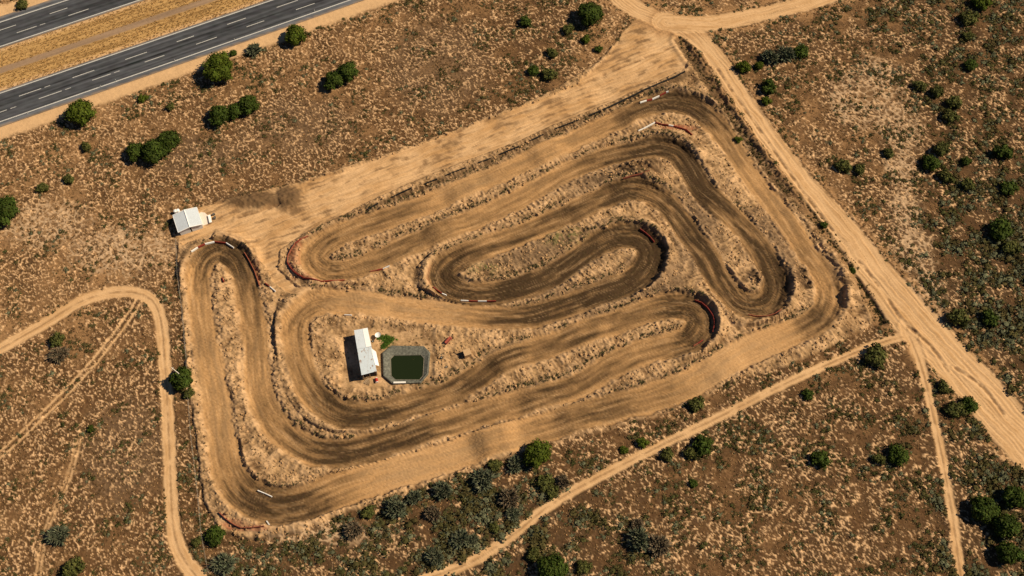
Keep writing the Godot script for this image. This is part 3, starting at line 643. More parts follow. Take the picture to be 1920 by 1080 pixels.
# ---------------------------------------------------------------- terrain
func make_terrain() -> void:
	var track := Line.new(TRACK, true, 2.5)
	track.spread(11.0)
	var roads := []
	for r in ROADS:
		var l := Line.new(r, false, 4.0)
		l.spread(12.0)
		roads.append(l)
	var ditch := Line.new(DITCH, false, 4.0)
	ditch.spread(7.0)
	var bank := Line.new(BANK, false, 4.0)
	bank.spread(5.0)
	var gully := PackedFloat32Array()
	for g in GULLIES:
		var l := Line.new(g, false, 3.0)
		l.spread(2.0, gully, false)
		gully = l.d
	var spots := []
	for kd in 5:
		var near := PackedFloat32Array()
		near.resize(NX * NZ)
		near.fill(9.0)
		for p in PATCHES:
			if p[4] != kd: continue
			for j in range(clampi(int((p[1] - p[3] * 1.6 - Z0) / CELL), 0, NZ), clampi(int((p[1] + p[3] * 1.6 - Z0) / CELL), 0, NZ)):
				for i in range(clampi(int((p[0] - p[2] * 1.6 - X0) / CELL), 0, NX), clampi(int((p[0] + p[2] * 1.6 - X0) / CELL), 0, NX)):
					var q := Vector2((X0 + i * CELL - p[0]) / p[2], (Z0 + j * CELL - p[1]) / p[3]).length()
					if q < near[j * NX + i]: near[j * NX + i] = q
		spots.append(near)
	var spot0: PackedFloat32Array = spots[0]
	var spot1: PackedFloat32Array = spots[1]
	var spot2: PackedFloat32Array = spots[2]
	var spot3: PackedFloat32Array = spots[3]
	var spot4: PackedFloat32Array = spots[4]
	var brown_map := plan_map(MAP_BROWN)
	var green_map := plan_map(MAP_GREEN)
	var infield := soften(polygon_mask(INFIELD), 6)
	var yard := soften(polygon_mask(YARD), 4)
	print("lines ", Time.get_ticks_msec())
	# jumps along the lap
	var lap: float = track.run[track.run.size() - 1]
	var hump := PackedFloat32Array()
	hump.resize(int(lap / 0.5) + 2)
	for j in JUMPS:
		var s := track.nearest(Vector2(j[0], j[1]))
		for k in range(-26, 27):
			var q := absf(k * 0.5)
			var f := smoothstep(8.5, 2.2, q)
			var at_ := posmod(int(s / 0.5) + k, hump.size())
			hump[at_] = maxf(hump[at_], j[2] * f)
	var low := field(1.0 / 55.0, 3)
	var mid := field(1.0 / 7.0, 5)
	var hi := field(1.0 / 1.7, 7, FastNoiseLite.TYPE_SIMPLEX_SMOOTH, 2)
	var fine := field(1.0 / 0.9, 8, FastNoiseLite.TYPE_SIMPLEX, 1)
	var worm := field(1.0 / 3.6, 11, FastNoiseLite.TYPE_SIMPLEX_SMOOTH, 1, false, 2.6)
	var worm2 := field(1.0 / 2.8, 12, FastNoiseLite.TYPE_SIMPLEX_SMOOTH, 1, false, 2.0)
	var net := field(1.0 / 2.4, 14, FastNoiseLite.TYPE_CELLULAR, 1, false, 1.2)
	var patch := field(1.0 / 18.0, 13, FastNoiseLite.TYPE_SIMPLEX_SMOOTH, 4)
	var blot := field(1.0 / 5.0, 17, FastNoiseLite.TYPE_SIMPLEX_SMOOTH, 4)
	var streak := FastNoiseLite.new()
	streak.noise_type = FastNoiseLite.TYPE_SIMPLEX_SMOOTH
	streak.frequency = 1.0
	streak.fractal_octaves = 3
	print("noise ", Time.get_ticks_msec())
	var total := NX * NZ
	height.resize(total)
	kind_of.resize(total)
	near_track.resize(total)
	infield_mask.resize(total)
	bare_line.resize(total)
	foot_scrub.resize(total)
	var colour := PackedColorArray()
	colour.resize(total)
	var tan_ := Vector3(0.37, 0.215, 0.105)
	var pale := Vector3(0.60, 0.39, 0.22)
	var brown := Vector3(0.135, 0.075, 0.037)
	var umber := Vector3(0.07, 0.043, 0.024)
	var dry := Vector3(0.41, 0.24, 0.11)
	var damp := Vector3(0.060, 0.038, 0.021)
	var sand := Vector3(0.56, 0.365, 0.20)
	var earth := Vector3(0.37, 0.235, 0.122)
	var clay := Vector3(0.30, 0.085, 0.05)
	var straw := Vector3(0.45, 0.28, 0.115)
	var weeds := Vector3(0.07, 0.085, 0.025)
	for j in NZ:
		var z := Z0 + j * CELL
		var ez := minf(j, NZ - 1 - j) / 40.0
		for i in NX:
			var n := j * NX + i
			var x := X0 + i * CELL
			var edge := clampf(minf(minf(i, NX - 1 - i) / 40.0, ez), 0.0, 1.0)
			var a_low := low[n] / 127.5 - 1.0
			var a_mid := mid[n] / 127.5 - 1.0
			var a_hi := hi[n] / 127.5 - 1.0
			var a_fine := fine[n] / 127.5 - 1.0
			var a_patch := patch[n] / 127.5 - 1.0
			var a_blot := blot[n] / 127.5 - 1.0
			var w1 := 1.0 - absf(worm[n] / 127.5 - 1.0)
			var w2 := 1.0 - absf(worm2[n] / 127.5 - 1.0)
			var a_net := 1.0 - clampf((net[n] / 127.5) * 1.6, 0.0, 1.0)
			var inf := infield[n] / 255.0
			var yd := smoothstep(0.38, 0.62, yard[n] / 255.0 + a_blot * 0.22)
			var d := track.d[n]
			var k := 0
			# --- wild ground
			var b := brown_map[n]
			var v := green_map[n]
			var wild_h := a_mid * 0.22 + a_hi * 0.09 + a_fine * 0.04
			var c := tan_.lerp(brown, clampf((b - 0.42) * 2.0 + 0.66 + a_patch * 0.75 + a_blot * 0.3, 0.0, 1.0))
			c = c.lerp(umber * 1.15, clampf(v * 1.55 + a_blot * 0.8 + a_patch * 0.8 - 0.36 + a_hi * 0.3, 0.0, 0.9))
			c *= 0.82 + 0.18 * a_blot
			var gate := smoothstep(-0.18, 0.10, a_hi * 0.25 + a_mid * 0.7 + a_patch * 0.9 + 0.26 - v * 0.34)
			var lines := maxf(smoothstep(0.86, 0.96, w1), smoothstep(0.88, 0.97, w2) * 0.9) * gate
			c = c.lerp(pale * (1.0 + 0.15 * a_hi), lines * 0.92)
			wild_h += lines * 0.16
			c *= 1.0 + a_fine * 0.28 + a_hi * 0.24
			bare_line[n] = int(lines * 255.0)
			# --- bare worked earth of the circuit
			var e := d - 4.2
			var wet := 0.0
			var inside := 0.0
			if inf > 0.02:
				var q := smoothstep(0.3, 0.7, inf + a_blot * 0.15)
				var bare := earth.lerp(pale, clampf(a_mid * 0.8 + a_blot * 0.4 + 0.15, 0.0, 0.75)).lerp(brown, clampf(0.02 - a_mid * 0.5 - a_blot * 0.9 - a_patch * 0.5 + v * 0.2, 0.0, 0.85))
				bare = bare.lerp(umber, smoothstep(0.3, 0.75, a_hi * 0.8 + a_fine * 0.35 - a_blot * 0.6) * 0.65)
				bare = bare.lerp(pale, smoothstep(0.90, 0.98, w2) * 0.4)
				bare *= 1.0 + a_fine * 0.22
				c = c.lerp(bare, q)
				wild_h = lerpf(wild_h, (0.75 + a_blot * 0.4) * smoothstep(4.3, 5.8, d + a_hi * 0.3) + a_mid * 0.30 + a_hi * 0.22 + a_fine * 0.12, q)
			var h := wild_h
			# --- patches with a tint of their own
			if spot0[n] < 1.5:
				var f := smoothstep(1.15, 0.55, spot0[n] + a_blot * 0.35 + a_hi * 0.2)
				c = c.lerp(Vector3(0.52, 0.36, 0.225) * (0.9 + 0.25 * a_hi), f * maxf(0.12, smoothstep(0.55, 0.85, a_net)) * 0.9)
			if spot4[n] < 1.5:
				var f := smoothstep(1.15, 0.55, spot4[n] + a_blot * 0.35 + a_hi * 0.2)
				c = c.lerp(Vector3(0.14, 0.093, 0.058) * (1.0 + 0.4 * a_hi + 0.3 * a_fine), f * (0.5 + 0.25 * inf) * (1.0 - lines * 0.8 * (1.0 - inf)))
			if spot1[n] < 1.5:
				c = c.lerp(clay * (1.0 + a_fine * 0.2), smoothstep(1.15, 0.55, spot1[n] + a_blot * 0.35 + a_hi * 0.2) * 0.55)
			if spot2[n] < 1.5:
				c = c.lerp(weeds * (1.0 + a_fine * 0.4), smoothstep(1.15, 0.55, spot2[n] + a_blot * 0.35 + a_hi * 0.2) * smoothstep(-0.3, 0.4, a_hi + a_blot) * 0.8)
			# --- yard and start straight: graded sand
			if yd > 0.0:
				var grain := streak.get_noise_2d((x * 0.9033 - z * 0.429) * 0.06 + a_low * 0.6, (x * 0.429 + z * 0.9033) * 0.6 + a_mid * 0.15 + a_patch * 0.45)
				var cy := sand.lerp(dry, clampf(0.35 + grain * 0.9 + a_patch * 0.8, 0.0, 1.0)).lerp(brown, clampf(a_blot * 0.9 - grain * 1.5 + a_patch * 0.9 - 0.16, 0.0, 0.8))
				cy *= 1.0 + a_fine * 0.07 + a_hi * 0.05 + 0.30 * streak.get_noise_2d((x * 0.9033 - z * 0.429) * 0.09 + 90.0, (x * 0.429 + z * 0.9033) * 1.4 + a_patch * 0.9 + a_low * 1.0)
				c = c.lerp(cy, yd * 0.94)
				h = lerpf(h, 0.15 + grain * 0.2 + a_mid * 0.10 + a_fine * 0.03, yd)
				if yd > 0.5: k = 2
			if spot3[n] < 1.5:
				c = c.lerp(umber * 1.4, smoothstep(1.2, 0.6, spot3[n] + a_blot * 0.3 + a_hi * 0.2) * 0.88)
				h += (1.3 + a_mid * 0.6 + a_hi * 0.35) * smoothstep(1.1, 0.3, spot3[n] + a_mid * 0.3)
			# --- dark bank dropping from the start straight to the circuit
			if bank.d[n] < 5.0:
				var sd := bank.d[n] * (1.0 if bank.side[n] > 0.0 else -1.0)
				h += 0.75 * smoothstep(1.0, -0.3, -sd) * smoothstep(5.0, 1.2, bank.d[n]) * 0.9
				c = c.lerp(umber, smoothstep(1.9, 0.7, absf(sd + 0.9) + a_hi * 0.5) * 0.75)
			# --- ditch
			if ditch.d[n] < 6.5:
				var dd := ditch.d[n]
				h -= 1.1 * smoothstep(2.6, 0.6, dd + a_hi * 0.3)
				h += 0.45 * smoothstep(1.6, 0.0, absf(dd - 3.6))
				c = c.lerp(umber * (1.0 + a_fine * 0.4), smoothstep(3.3, 1.9, dd + a_hi * 0.8) * 0.85)
				if dd < 2.6: k = 9
			# --- dirt roads and paths
			for r in roads.size():
				var l: Line = roads[r]
				var dist := l.d[n]
				if dist < 11.0:
					var hw: float = l.value(l.half, l.at[n])
					var lat := dist * (1.0 if l.side[n] > 0.0 else -1.0)
					var run: float = l.value(l.run, l.at[n])
					var wob := a_blot * 0.5 + a_mid * 0.45
					var er := dist - hw + wob * (1.0 if r < 2 else 0.45)
					var m := smoothstep(0.7, -0.7, er) if r < 2 else smoothstep(0.45, -0.35, er)
					if r >= 5:      # two faint wheel marks only
						m = smoothstep(0.55, 0.2, absf(dist - hw * 0.62) + a_hi * 0.2) * (0.95 if r == 5 else 0.7) * smoothstep(-0.6, 0.1, a_blot + 0.4)
					if m > 0.0:
						var g := streak.get_noise_2d(run * 0.03 + r * 50.0, lat * 0.9 + a_patch * 0.9 + a_blot * 0.2)
						var cr := sand.lerp(dry, clampf(0.22 + g * 0.9 + a_blot * 0.35, 0.0, 1.0)).lerp(brown, clampf(-g * 1.3 - 0.42 + a_patch * 0.2, 0.0, 0.6))
						if r >= 2:
							cr = (cr * 1.06).lerp(brown * 1.3, smoothstep(0.42, 0.12, absf(lat) + a_hi * 0.12) * smoothstep(-0.4, 0.3, a_blot + 0.2) * 0.6)
						else:
							var thin := streak.get_noise_2d(run * 0.03 + 40.0, lat * 1.9 + a_patch * 1.8 + a_blot * 0.3)
							cr = cr.lerp(brown, clampf(thin * 1.5 - 0.5, 0.0, 0.5)).lerp(pale, clampf(-thin * 1.4 - 0.3, 0.0, 0.5))
							h += thin * 0.06 * m
						cr *= 1.0 + a_fine * 0.06
						c = c.lerp(cr, m)
						h = lerpf(h, g * (0.16 if r < 2 else 0.07) - 0.06, m)
						if m > 0.45 and r < 6 and k != 2: k = 3 + r
					elif r < 5:
						h += 0.14 * smoothstep(0.9, 0.0, absf(er - 0.8))
						if r < 2: c = c.lerp(tan_ * (1.0 + a_fine * 0.2), smoothstep(4.5, 0.5, er + a_mid * 1.4) * 0.65)
			# --- washed out gullies and scraped edges
			var gd := sqrt(gully[n])
			if gd < 2.0:
				var gm := smoothstep(0.55, 0.15, gd + a_hi * 0.3) * smoothstep(-0.25, 0.15, a_blot + a_mid * 0.5 + 0.12)
				h -= gm * 0.26
				h += 0.13 * smoothstep(0.6, 0.0, absf(gd - 1.0))
				c = c.lerp(brown * 1.3, gm * 0.6)
			# --- the circuit itself
			if d < 11.0:
				var u := track.at[n]
				var hw := track.value(track.half, u)
				wet = track.value(track.wet, u)
				var bend := track.value(track.berm, u)
				var run := track.value(track.run, u)
				var sgn := 1.0 if track.side[n] > 0.0 else -1.0
				var lat := d * sgn
				e = d - hw + a_mid * 0.5 + a_hi * 0.25 + a_blot * 0.4 + a_patch * 0.5
				inside = smoothstep(0.7, -0.6, e)
				if inf > 0.3 and e > 0.0 and yd < 0.5:
					var rib := streak.get_noise_2d(run * 0.75, lat * 0.10 + 900.0) * smoothstep(6.5, 2.5, e) * smoothstep(0.0, 0.8, e)
					h += rib * (0.30 + 0.2 * a_patch)
					c = c.lerp(umber * 1.3, clampf(-rib * 1.6 - 0.12, 0.0, 0.6)).lerp(pale, clampf(rib * 1.2 - 0.08, 0.0, 0.35) * (0.4 if spot4[n] < 1.0 else 1.0))
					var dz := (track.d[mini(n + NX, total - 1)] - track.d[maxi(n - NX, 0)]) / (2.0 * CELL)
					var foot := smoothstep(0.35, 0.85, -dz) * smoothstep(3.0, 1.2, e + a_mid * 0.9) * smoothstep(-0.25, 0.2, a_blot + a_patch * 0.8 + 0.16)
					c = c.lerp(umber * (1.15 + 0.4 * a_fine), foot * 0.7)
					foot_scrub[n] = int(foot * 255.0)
				var g := streak.get_noise_2d(run * 0.045 + a_mid * 0.15, lat * 0.42)
				var g2 := streak.get_noise_2d(run * 0.085 + 300.0, lat * 1.9 + a_blot * 0.3)
				var tight := clampf((absf(bend) - 0.018) / 0.05, 0.0, 1.0)
				var ht := g * (0.12 + 0.12 * tight) + g2 * (0.05 + 0.13 * tight) - 0.12
				var outer := smoothstep(-1.5, 1.5, -lat * signf(bend))
				var wall := 0.0
				if e < 0.9: wall = pow(smoothstep(-2.9, 0.9, e), 1.5)
				else: wall = smoothstep(4.6, 0.9, e)
				var wl := wall * outer * tight * (1.75 + a_mid * 0.45)
				var hop := hump[int(run / 0.5) % hump.size()] * smoothstep(1.3, -0.4, e)
				h = lerpf(h, ht, inside)
				h += wl + hop
				h += 0.45 * smoothstep(1.0, 0.0, absf(e - 0.8)) * (1.0 - yd) * (0.75 + 0.5 * a_hi) * (1.0 - 0.7 * tight * outer)
				var dampness := clampf(wet * 1.3 + g * 0.5 + g2 * (0.12 + 0.4 * tight) + a_blot * 0.18 + a_patch * 0.2 - 0.08 - smoothstep(-1.8, 0.2, e) * 0.4, 0.0, 1.0)
				var drift := lat + a_blot * 0.25
				var rl := smoothstep(0.90, 0.985, 1.0 - absf(streak.get_noise_2d(run * 0.03 + 700.0, drift * (0.6 + 0.35 * tight))))
				var rx := smoothstep(0.92, 0.99, 1.0 - absf(streak.get_noise_2d(run * 0.05 - lat * 0.06 + 1200.0, drift * 0.75 + run * 0.045)))
				rl = maxf(rl * (0.45 + 0.55 * tight), rx * 0.6) * inside
				h -= rl * 0.17
				var ct := dry.lerp(damp, dampness) * (1.0 - 0.36 * rl)
				ct = ct.lerp(sand, clampf(0.45 - wet * 1.4 + g * 0.3, 0.0, 0.4))
				ct = ct.lerp(sand, clampf(g2 * 1.0 - g * 0.5 - 0.22, 0.0, 0.5) * (1.0 - wet * 0.45))
				ct *= 1.0 + a_fine * 0.10 + a_hi * 0.06
				c = c.lerp(ct, inside)
				if inside < 1.0:
					var crest := smoothstep(0.95, 0.1, absf(e - 0.9)) * (1.0 - inside)
					c = c.lerp(pale * (0.85 + 0.25 * a_hi), crest * 0.45 * smoothstep(-0.5, 0.3, a_blot + 0.2))
				if inside > 0.5: k = 1
			# --- highway strip
			var off := x * HNOR.x + z * HNOR.y
			if off < -124.0:
				var w := smoothstep(-125.5, -127.8, off + a_blot * 0.8)
				var ch := sand * (0.98 + a_fine * 0.08 + a_blot * 0.12)
				if off < -147.6 and off > -166.6:
					var lane := smoothstep(1.7, 1.1, absf(off + 156.6) + a_hi * 0.15)
					var along := x * HWAY.x + z * HWAY.y
					var g := streak.get_noise_2d(along * 0.03, off * 0.9)
					ch = straw.lerp(Vector3(0.20, 0.115, 0.045), clampf(0.25 + g * 1.1 + a_hi * 0.35 + a_blot * 0.3, 0.0, 1.0))
					ch = ch.lerp(Vector3(0.27, 0.185, 0.125) * (1.0 + g * 0.3), lane)
					var verge := smoothstep(2.2, 0.5, minf(-147.6 - off, off + 166.6) + a_hi * 0.4)
					ch = ch.lerp(sand, verge * 0.8)
					if w > 0.5: k = 12 if lane > 0.5 else 11
				elif w > 0.5: k = 10
				if off < -185.0:
					w *= smoothstep(-188.0, -185.5, off + a_blot * 1.2)
					if w <= 0.5: k = 0
				c = c.lerp(ch, w)
				h = lerpf(h, a_hi * 0.05 + a_mid * 0.05 - 0.06, w)
				if off < -131.6 and off > -147.8 or off < -166.2 and off > -182.0: h = -0.12
			height[n] = (h + a_low * 0.35 * smoothstep(-120.0, -110.0, off)) * edge
			near_track[n] = e
			infield_mask[n] = int(inf * 255.0)
			kind_of[n] = k
			colour[n] = Color(maxf(c.x, 0.012), maxf(c.y, 0.008), maxf(c.z, 0.005))
	print("heights ", Time.get_ticks_msec())
	level(-34.6, 23.6, 11.5, 10.5, -0.05)
	level(-44.4, 24.0, 8.0, 11.0, 0.0)
	level(-105.0, -23.6, 9.0, 7.0, 0.0)
	# --- one continuous surface, cut into its named pieces
	var names := ["ground", "race_track", "start_straight", "dirt_road", "dirt_road", "path", "path", "path", "path", "ditch", "road_verge", "median_strip", "gravel_lane"]
	var labels := ["dry brown scrubland soil with pale winding bare streaks", "winding brown motocross lane of packed dirt", "wide pale graded sand of the start straight and yard",
		"broad pale dirt road running diagonally past the circuit", "pale dirt road leaving the fork at the top edge", "curved pale dirt track in the left scrub", "narrow two rut path crossing the scrub below the circuit",
		"narrow straight path running down from the main dirt road", "faint pair of wheel marks across the left scrub", "dark overgrown ditch between circuit and diagonal road", "bare sandy verge along the highway", "golden dry grass median between the two carriageways", "grey brown gravel lane along the middle of the median"]
	var cats := ["ground", "track", "track", "road", "road", "path", "path", "path", "path", "ditch", "verge", "median", "lane"]
	var soil := soil_material("soil", 0.35, 0.72, 1.18, 21)
	var graded := soil_material("graded_dirt", 0.22, 0.84, 1.1, 22)
	for kk in names.size():
		var map := PackedInt32Array()
		map.resize(total)
		map.fill(-1)
		var vs := PackedVector3Array()
		var ns := PackedVector3Array()
		var cs := PackedColorArray()
		var ix := PackedInt32Array()
		for j in NZ - 1:
			for i in NX - 1:
				var n := j * NX + i
				if kind_of[n] != kk: continue
				for o in [n, n + 1, n + NX + 1, n + NX]:
					if map[o] < 0:
						map[o] = vs.size()
						var oi: int = o % NX
						var oj: int = o / NX
						vs.append(Vector3(X0 + oi * CELL, height[o], Z0 + oj * CELL))
						var l := height[o - 1] if oi > 0 else height[o]
						var r := height[o + 1] if oi < NX - 1 else height[o]
						var t := height[o - NX] if oj > 0 else height[o]
						var bb := height[o + NX] if oj < NZ - 1 else height[o]
						ns.append(Vector3(l - r, 2.0 * CELL, t - bb).normalized())
						cs.append(colour[o])
				var a := map[n]
				var b2 := map[n + 1]
				var c2 := map[n + NX + 1]
				var d2 := map[n + NX]
				ix.append_array(PackedInt32Array([a, b2, c2, a, c2, d2]))
		if ix.is_empty(): continue
		var arr := []
		arr.resize(Mesh.ARRAY_MAX)
		arr[Mesh.ARRAY_VERTEX] = vs
		arr[Mesh.ARRAY_NORMAL] = ns
		arr[Mesh.ARRAY_COLOR] = cs
		arr[Mesh.ARRAY_INDEX] = ix
		var mesh := ArrayMesh.new()
		mesh.add_surface_from_arrays(Mesh.PRIMITIVE_TRIANGLES, arr)
		var o := part(numbered(names[kk]), mesh, graded if kk in [1, 2, 3, 4] else soil, self)
		tag(o, labels[kk], cats[kk], "", "structure")
	# --- the land beyond, out to the horizon
	var far := Shape.new()
	far.colour = Color(0.2, 0.125, 0.068)
	var xs := [-3000.0, -1200.0, -500.0, X0, X0 + CELL * (NX - 1), 500.0, 1200.0, 3000.0]
	var zs := [-3000.0, -1200.0, -500.0, Z0, Z0 + CELL * (NZ - 1), 500.0, 1200.0, 3000.0]
	for i in 7:
		for j in 7:
			if i == 3 and j == 3: continue
			far.quad(Vector3(xs[i], 0, zs[j]), Vector3(xs[i + 1], 0, zs[j]), Vector3(xs[i + 1], 0, zs[j + 1]), Vector3(xs[i], 0, zs[j + 1]))
	tag(part("far_ground", far.done(), soil, self), "dry brown land stretching away beyond the circuit", "ground", "", "structure")
	print("terrain ", Time.get_ticks_msec())

func level(cx: float, cz: float, rx: float, rz: float, y: float) -> void:
	for j in range(int((cz - rz - Z0) / CELL), int((cz + rz - Z0) / CELL)):
		for i in range(int((cx - rx - X0) / CELL), int((cx + rx - X0) / CELL)):
			var q := maxf(absf(X0 + i * CELL - cx) / rx, absf(Z0 + j * CELL - cz) / rz)
			var n := j * NX + i
			height[n] = lerpf(height[n], y + height[n] * 0.1 * smoothstep(0.6, 0.8, q), smoothstep(1.0, 0.85, q))


# ---------------------------------------------------------------- highway
func hw(along: float, off: float, y: float) -> Vector3:
	var p := HWAY * along + HNOR * off
	return Vector3(p.x, y, p.y)

func strip(from: float, to: float, o0: float, o1: float, y: float) -> ArrayMesh:
	var s := Shape.new()
	s.quad(hw(from, o0, y), hw(to, o0, y), hw(to, o1, y), hw(from, o1, y))
	return s.done()

func make_highway() -> void:
	var tar := StandardMaterial3D.new()
	tar.resource_name = "asphalt"
	tar.vertex_color_use_as_albedo = true
	tar.roughness = 0.9
	tar.metallic_specular = 0.25
	tar.uv1_triplanar = true
	tar.uv1_world_triplanar = true
	tar.uv1_scale = Vector3.ONE * 0.3
	tar.albedo_texture = noise_tex(0.05, 4, 0.85, 1.1, 31)
	var white := paint("road_paint", 0.62, 0.62, 0.61, 0.7, 0.0, 0.5)
	var n := FastNoiseLite.new()
	n.seed = 41
	n.frequency = 1.0
	n.fractal_octaves = 4
	var specs := [
		{"name": "highway", "label": "near highway carriageway of dark asphalt with white lane dashes", "o0": -147.5, "o1": -131.9, "l0": -146.5, "l1": -134.2, "seed": 5},
		{"name": "highway", "label": "far highway carriageway of dark asphalt at the top left corner", "o0": -181.7, "o1": -166.5, "l0": -178.9, "l1": -167.5, "seed": 6}]
	for sp in specs:
		var s := Shape.new()
		var na := 330
		var no := 26
		for a in na:
			for o in no:
				var ps := []
				for q in [[0, 0], [1, 0], [1, 1], [0, 1]]:
					var al: float = -330.0 + (a + q[0]) * 1.4
					var of: float = lerpf(sp.o0, sp.o1, float(o + q[1]) / no)
					ps.append([al, of])
				for q in [0, 1, 2, 0, 2, 3]:
					var al: float = ps[q][0]
					var of: float = ps[q][1]
					var in_lane := fmod((of - sp.l0) / (sp.l1 - sp.l0) * 3.0 + 30.0, 1.0)
					var wheel := smoothstep(0.16, 0.05, minf(absf(in_lane - 0.27), absf(in_lane - 0.73)))
					var g := n.get_noise_2d(al * 0.012, of * 0.9 + sp.seed * 50.0)
					var sh := 0.0
					if of > sp.l1 + 0.3 or of < sp.l0 - 0.3: sh = 1.0
					var base := lerpf(0.070, 0.115, sh) * (1.0 + g * 0.8 - wheel * 0.12 - 0.16 * smoothstep(0.9, 0.3, absf((of - (sp.l0 + sp.l1) * 0.5) / (sp.l1 - sp.l0) * 3.0)) + 0.35 * n.get_noise_2d(al * 0.22, of * 0.5 + 400.0))
					var dust := smoothstep(0.9, 0.0, minf(of - sp.o0, sp.o1 - of) + n.get_noise_2d(al * 0.3, of) * 0.8) * 0.6
					var cc := Color(base * 0.92, base * 0.98, base * 1.16).lerp(Color(0.33, 0.22, 0.13), dust)
					s.st.set_color(cc)
					s.st.add_vertex(hw(al, of, 0.02))
		var road := part(numbered(sp.name), s.done(), tar, self)
		tag(road, sp.label, "road", "", "structure")
		for l in [sp.l0, sp.l1]:
			part("edge_line", strip(-330, 132, l - 0.2, l + 0.2, 0.035), white, road)
		rng.seed = 90 + sp.seed
		for lane in [1, 2]:
			var of: float = lerpf(sp.l0, sp.l1, lane / 3.0)
			var al: float = -300.0 + lane * 6.0
			while al < 110.0:
				var len := 6.5 + rng.randf() * 2.0
				if rng.randf() < 0.9 and al > -170.0:
					part("lane_dash", strip(al, al + len, of - 0.13, of + 0.13, 0.035), white, road)
					if rng.randf() < 0.35:
						part("lane_dash", strip(al + len + 1.2, al + len + 3.2, of - 0.1, of + 0.1, 0.035), white, road)
				al += 19.0
	# roadside posts on the near edge
	var wp := paint("post_white", 0.7, 0.7, 0.68)
	var bp := paint("post_black", 0.02, 0.02, 0.02)
	for k in DELINEATORS.size():
		var p: Array = DELINEATORS[k]
		var t := thing("delineator_post", DELINEATOR_LABELS[k], "post", Vector3(p[0], ground_y(p[0], p[1]) - 0.1, p[1]), 0.45, "posts along the near highway edge")
		var s := Shape.new()
		s.box(Vector3(0, 0.55, 0), Vector3(0.16, 1.1, 0.12), 0.0, 0.03)
		part("post", s.done(), wp, t)
		var c := Shape.new()
		c.box(Vector3(0, 0.85, 0), Vector3(0.18, 0.22, 0.14))
		part("reflector_band", c.done(), bp, t)


# ---------------------------------------------------------------- vegetation
func lump(s: Shape, c: Vector3, r: Vector3, n: FastNoiseLite, rings := 6, segs := 9, rough := 0.22) -> void:
	var grid := []
	for a in rings + 1:
		var row := []
		var p := PI * a / rings
		for b in segs:
			var q := TAU * b / segs
			var dir := Vector3(sin(p) * cos(q), cos(p), sin(p) * sin(q))
			var k := 1.0 + rough * n.get_noise_3dv(dir * 1.6 + c * 0.7)
			row.append(c + dir * r * k)
		grid.append(row)
	for a in rings:
		for b in segs:
			var e := (b + 1) % segs
			s.quad(grid[a][b], grid[a][e], grid[a + 1][e], grid[a + 1][b])

func leaves(s: Shape, c: Vector3, r: Vector3, count: int, size: float, tone: Color, spread := 0.25, spiky := 0.0) -> void:
	for k in count:
		var dir := Vector3(rng.randfn(), rng.randfn() * 0.9 + 0.25, rng.randfn()).normalized()
		var p := c + dir * r * (0.92 + rng.randf() * spread)
		var out := (dir + Vector3(rng.randfn(), rng.randfn(), rng.randfn()) * 0.45).normalized()
		var u := out.cross(Vector3(rng.randfn(), rng.randfn(), rng.randfn())).normalized()
		var v := out.cross(u)
		var f := size * (0.6 + rng.randf() * 0.8)
		var b := 0.65 + rng.randf() * 0.75
		s.colour = Color(tone.r * b * (0.9 + rng.randf() * 0.25), tone.g * b, tone.b * b)
		if spiky > 0.0:
			var tip := p + dir * f * spiky
			s.tri(p + u * f * 0.16, tip, p - u * f * 0.16)
			s.tri(p + v * f * 0.16, tip + u * f * 0.2, p - v * f * 0.16)
		else:
			s.quad(p + u * f * 0.5, p + v * f * 0.42, p - u * f * 0.5, p - v * f * 0.42)

const TONES := [Color(0.054, 0.074, 0.010), Color(0.038, 0.058, 0.011), Color(0.062, 0.068, 0.020), Color(0.105, 0.118, 0.075), Color(0.135, 0.108, 0.072)]

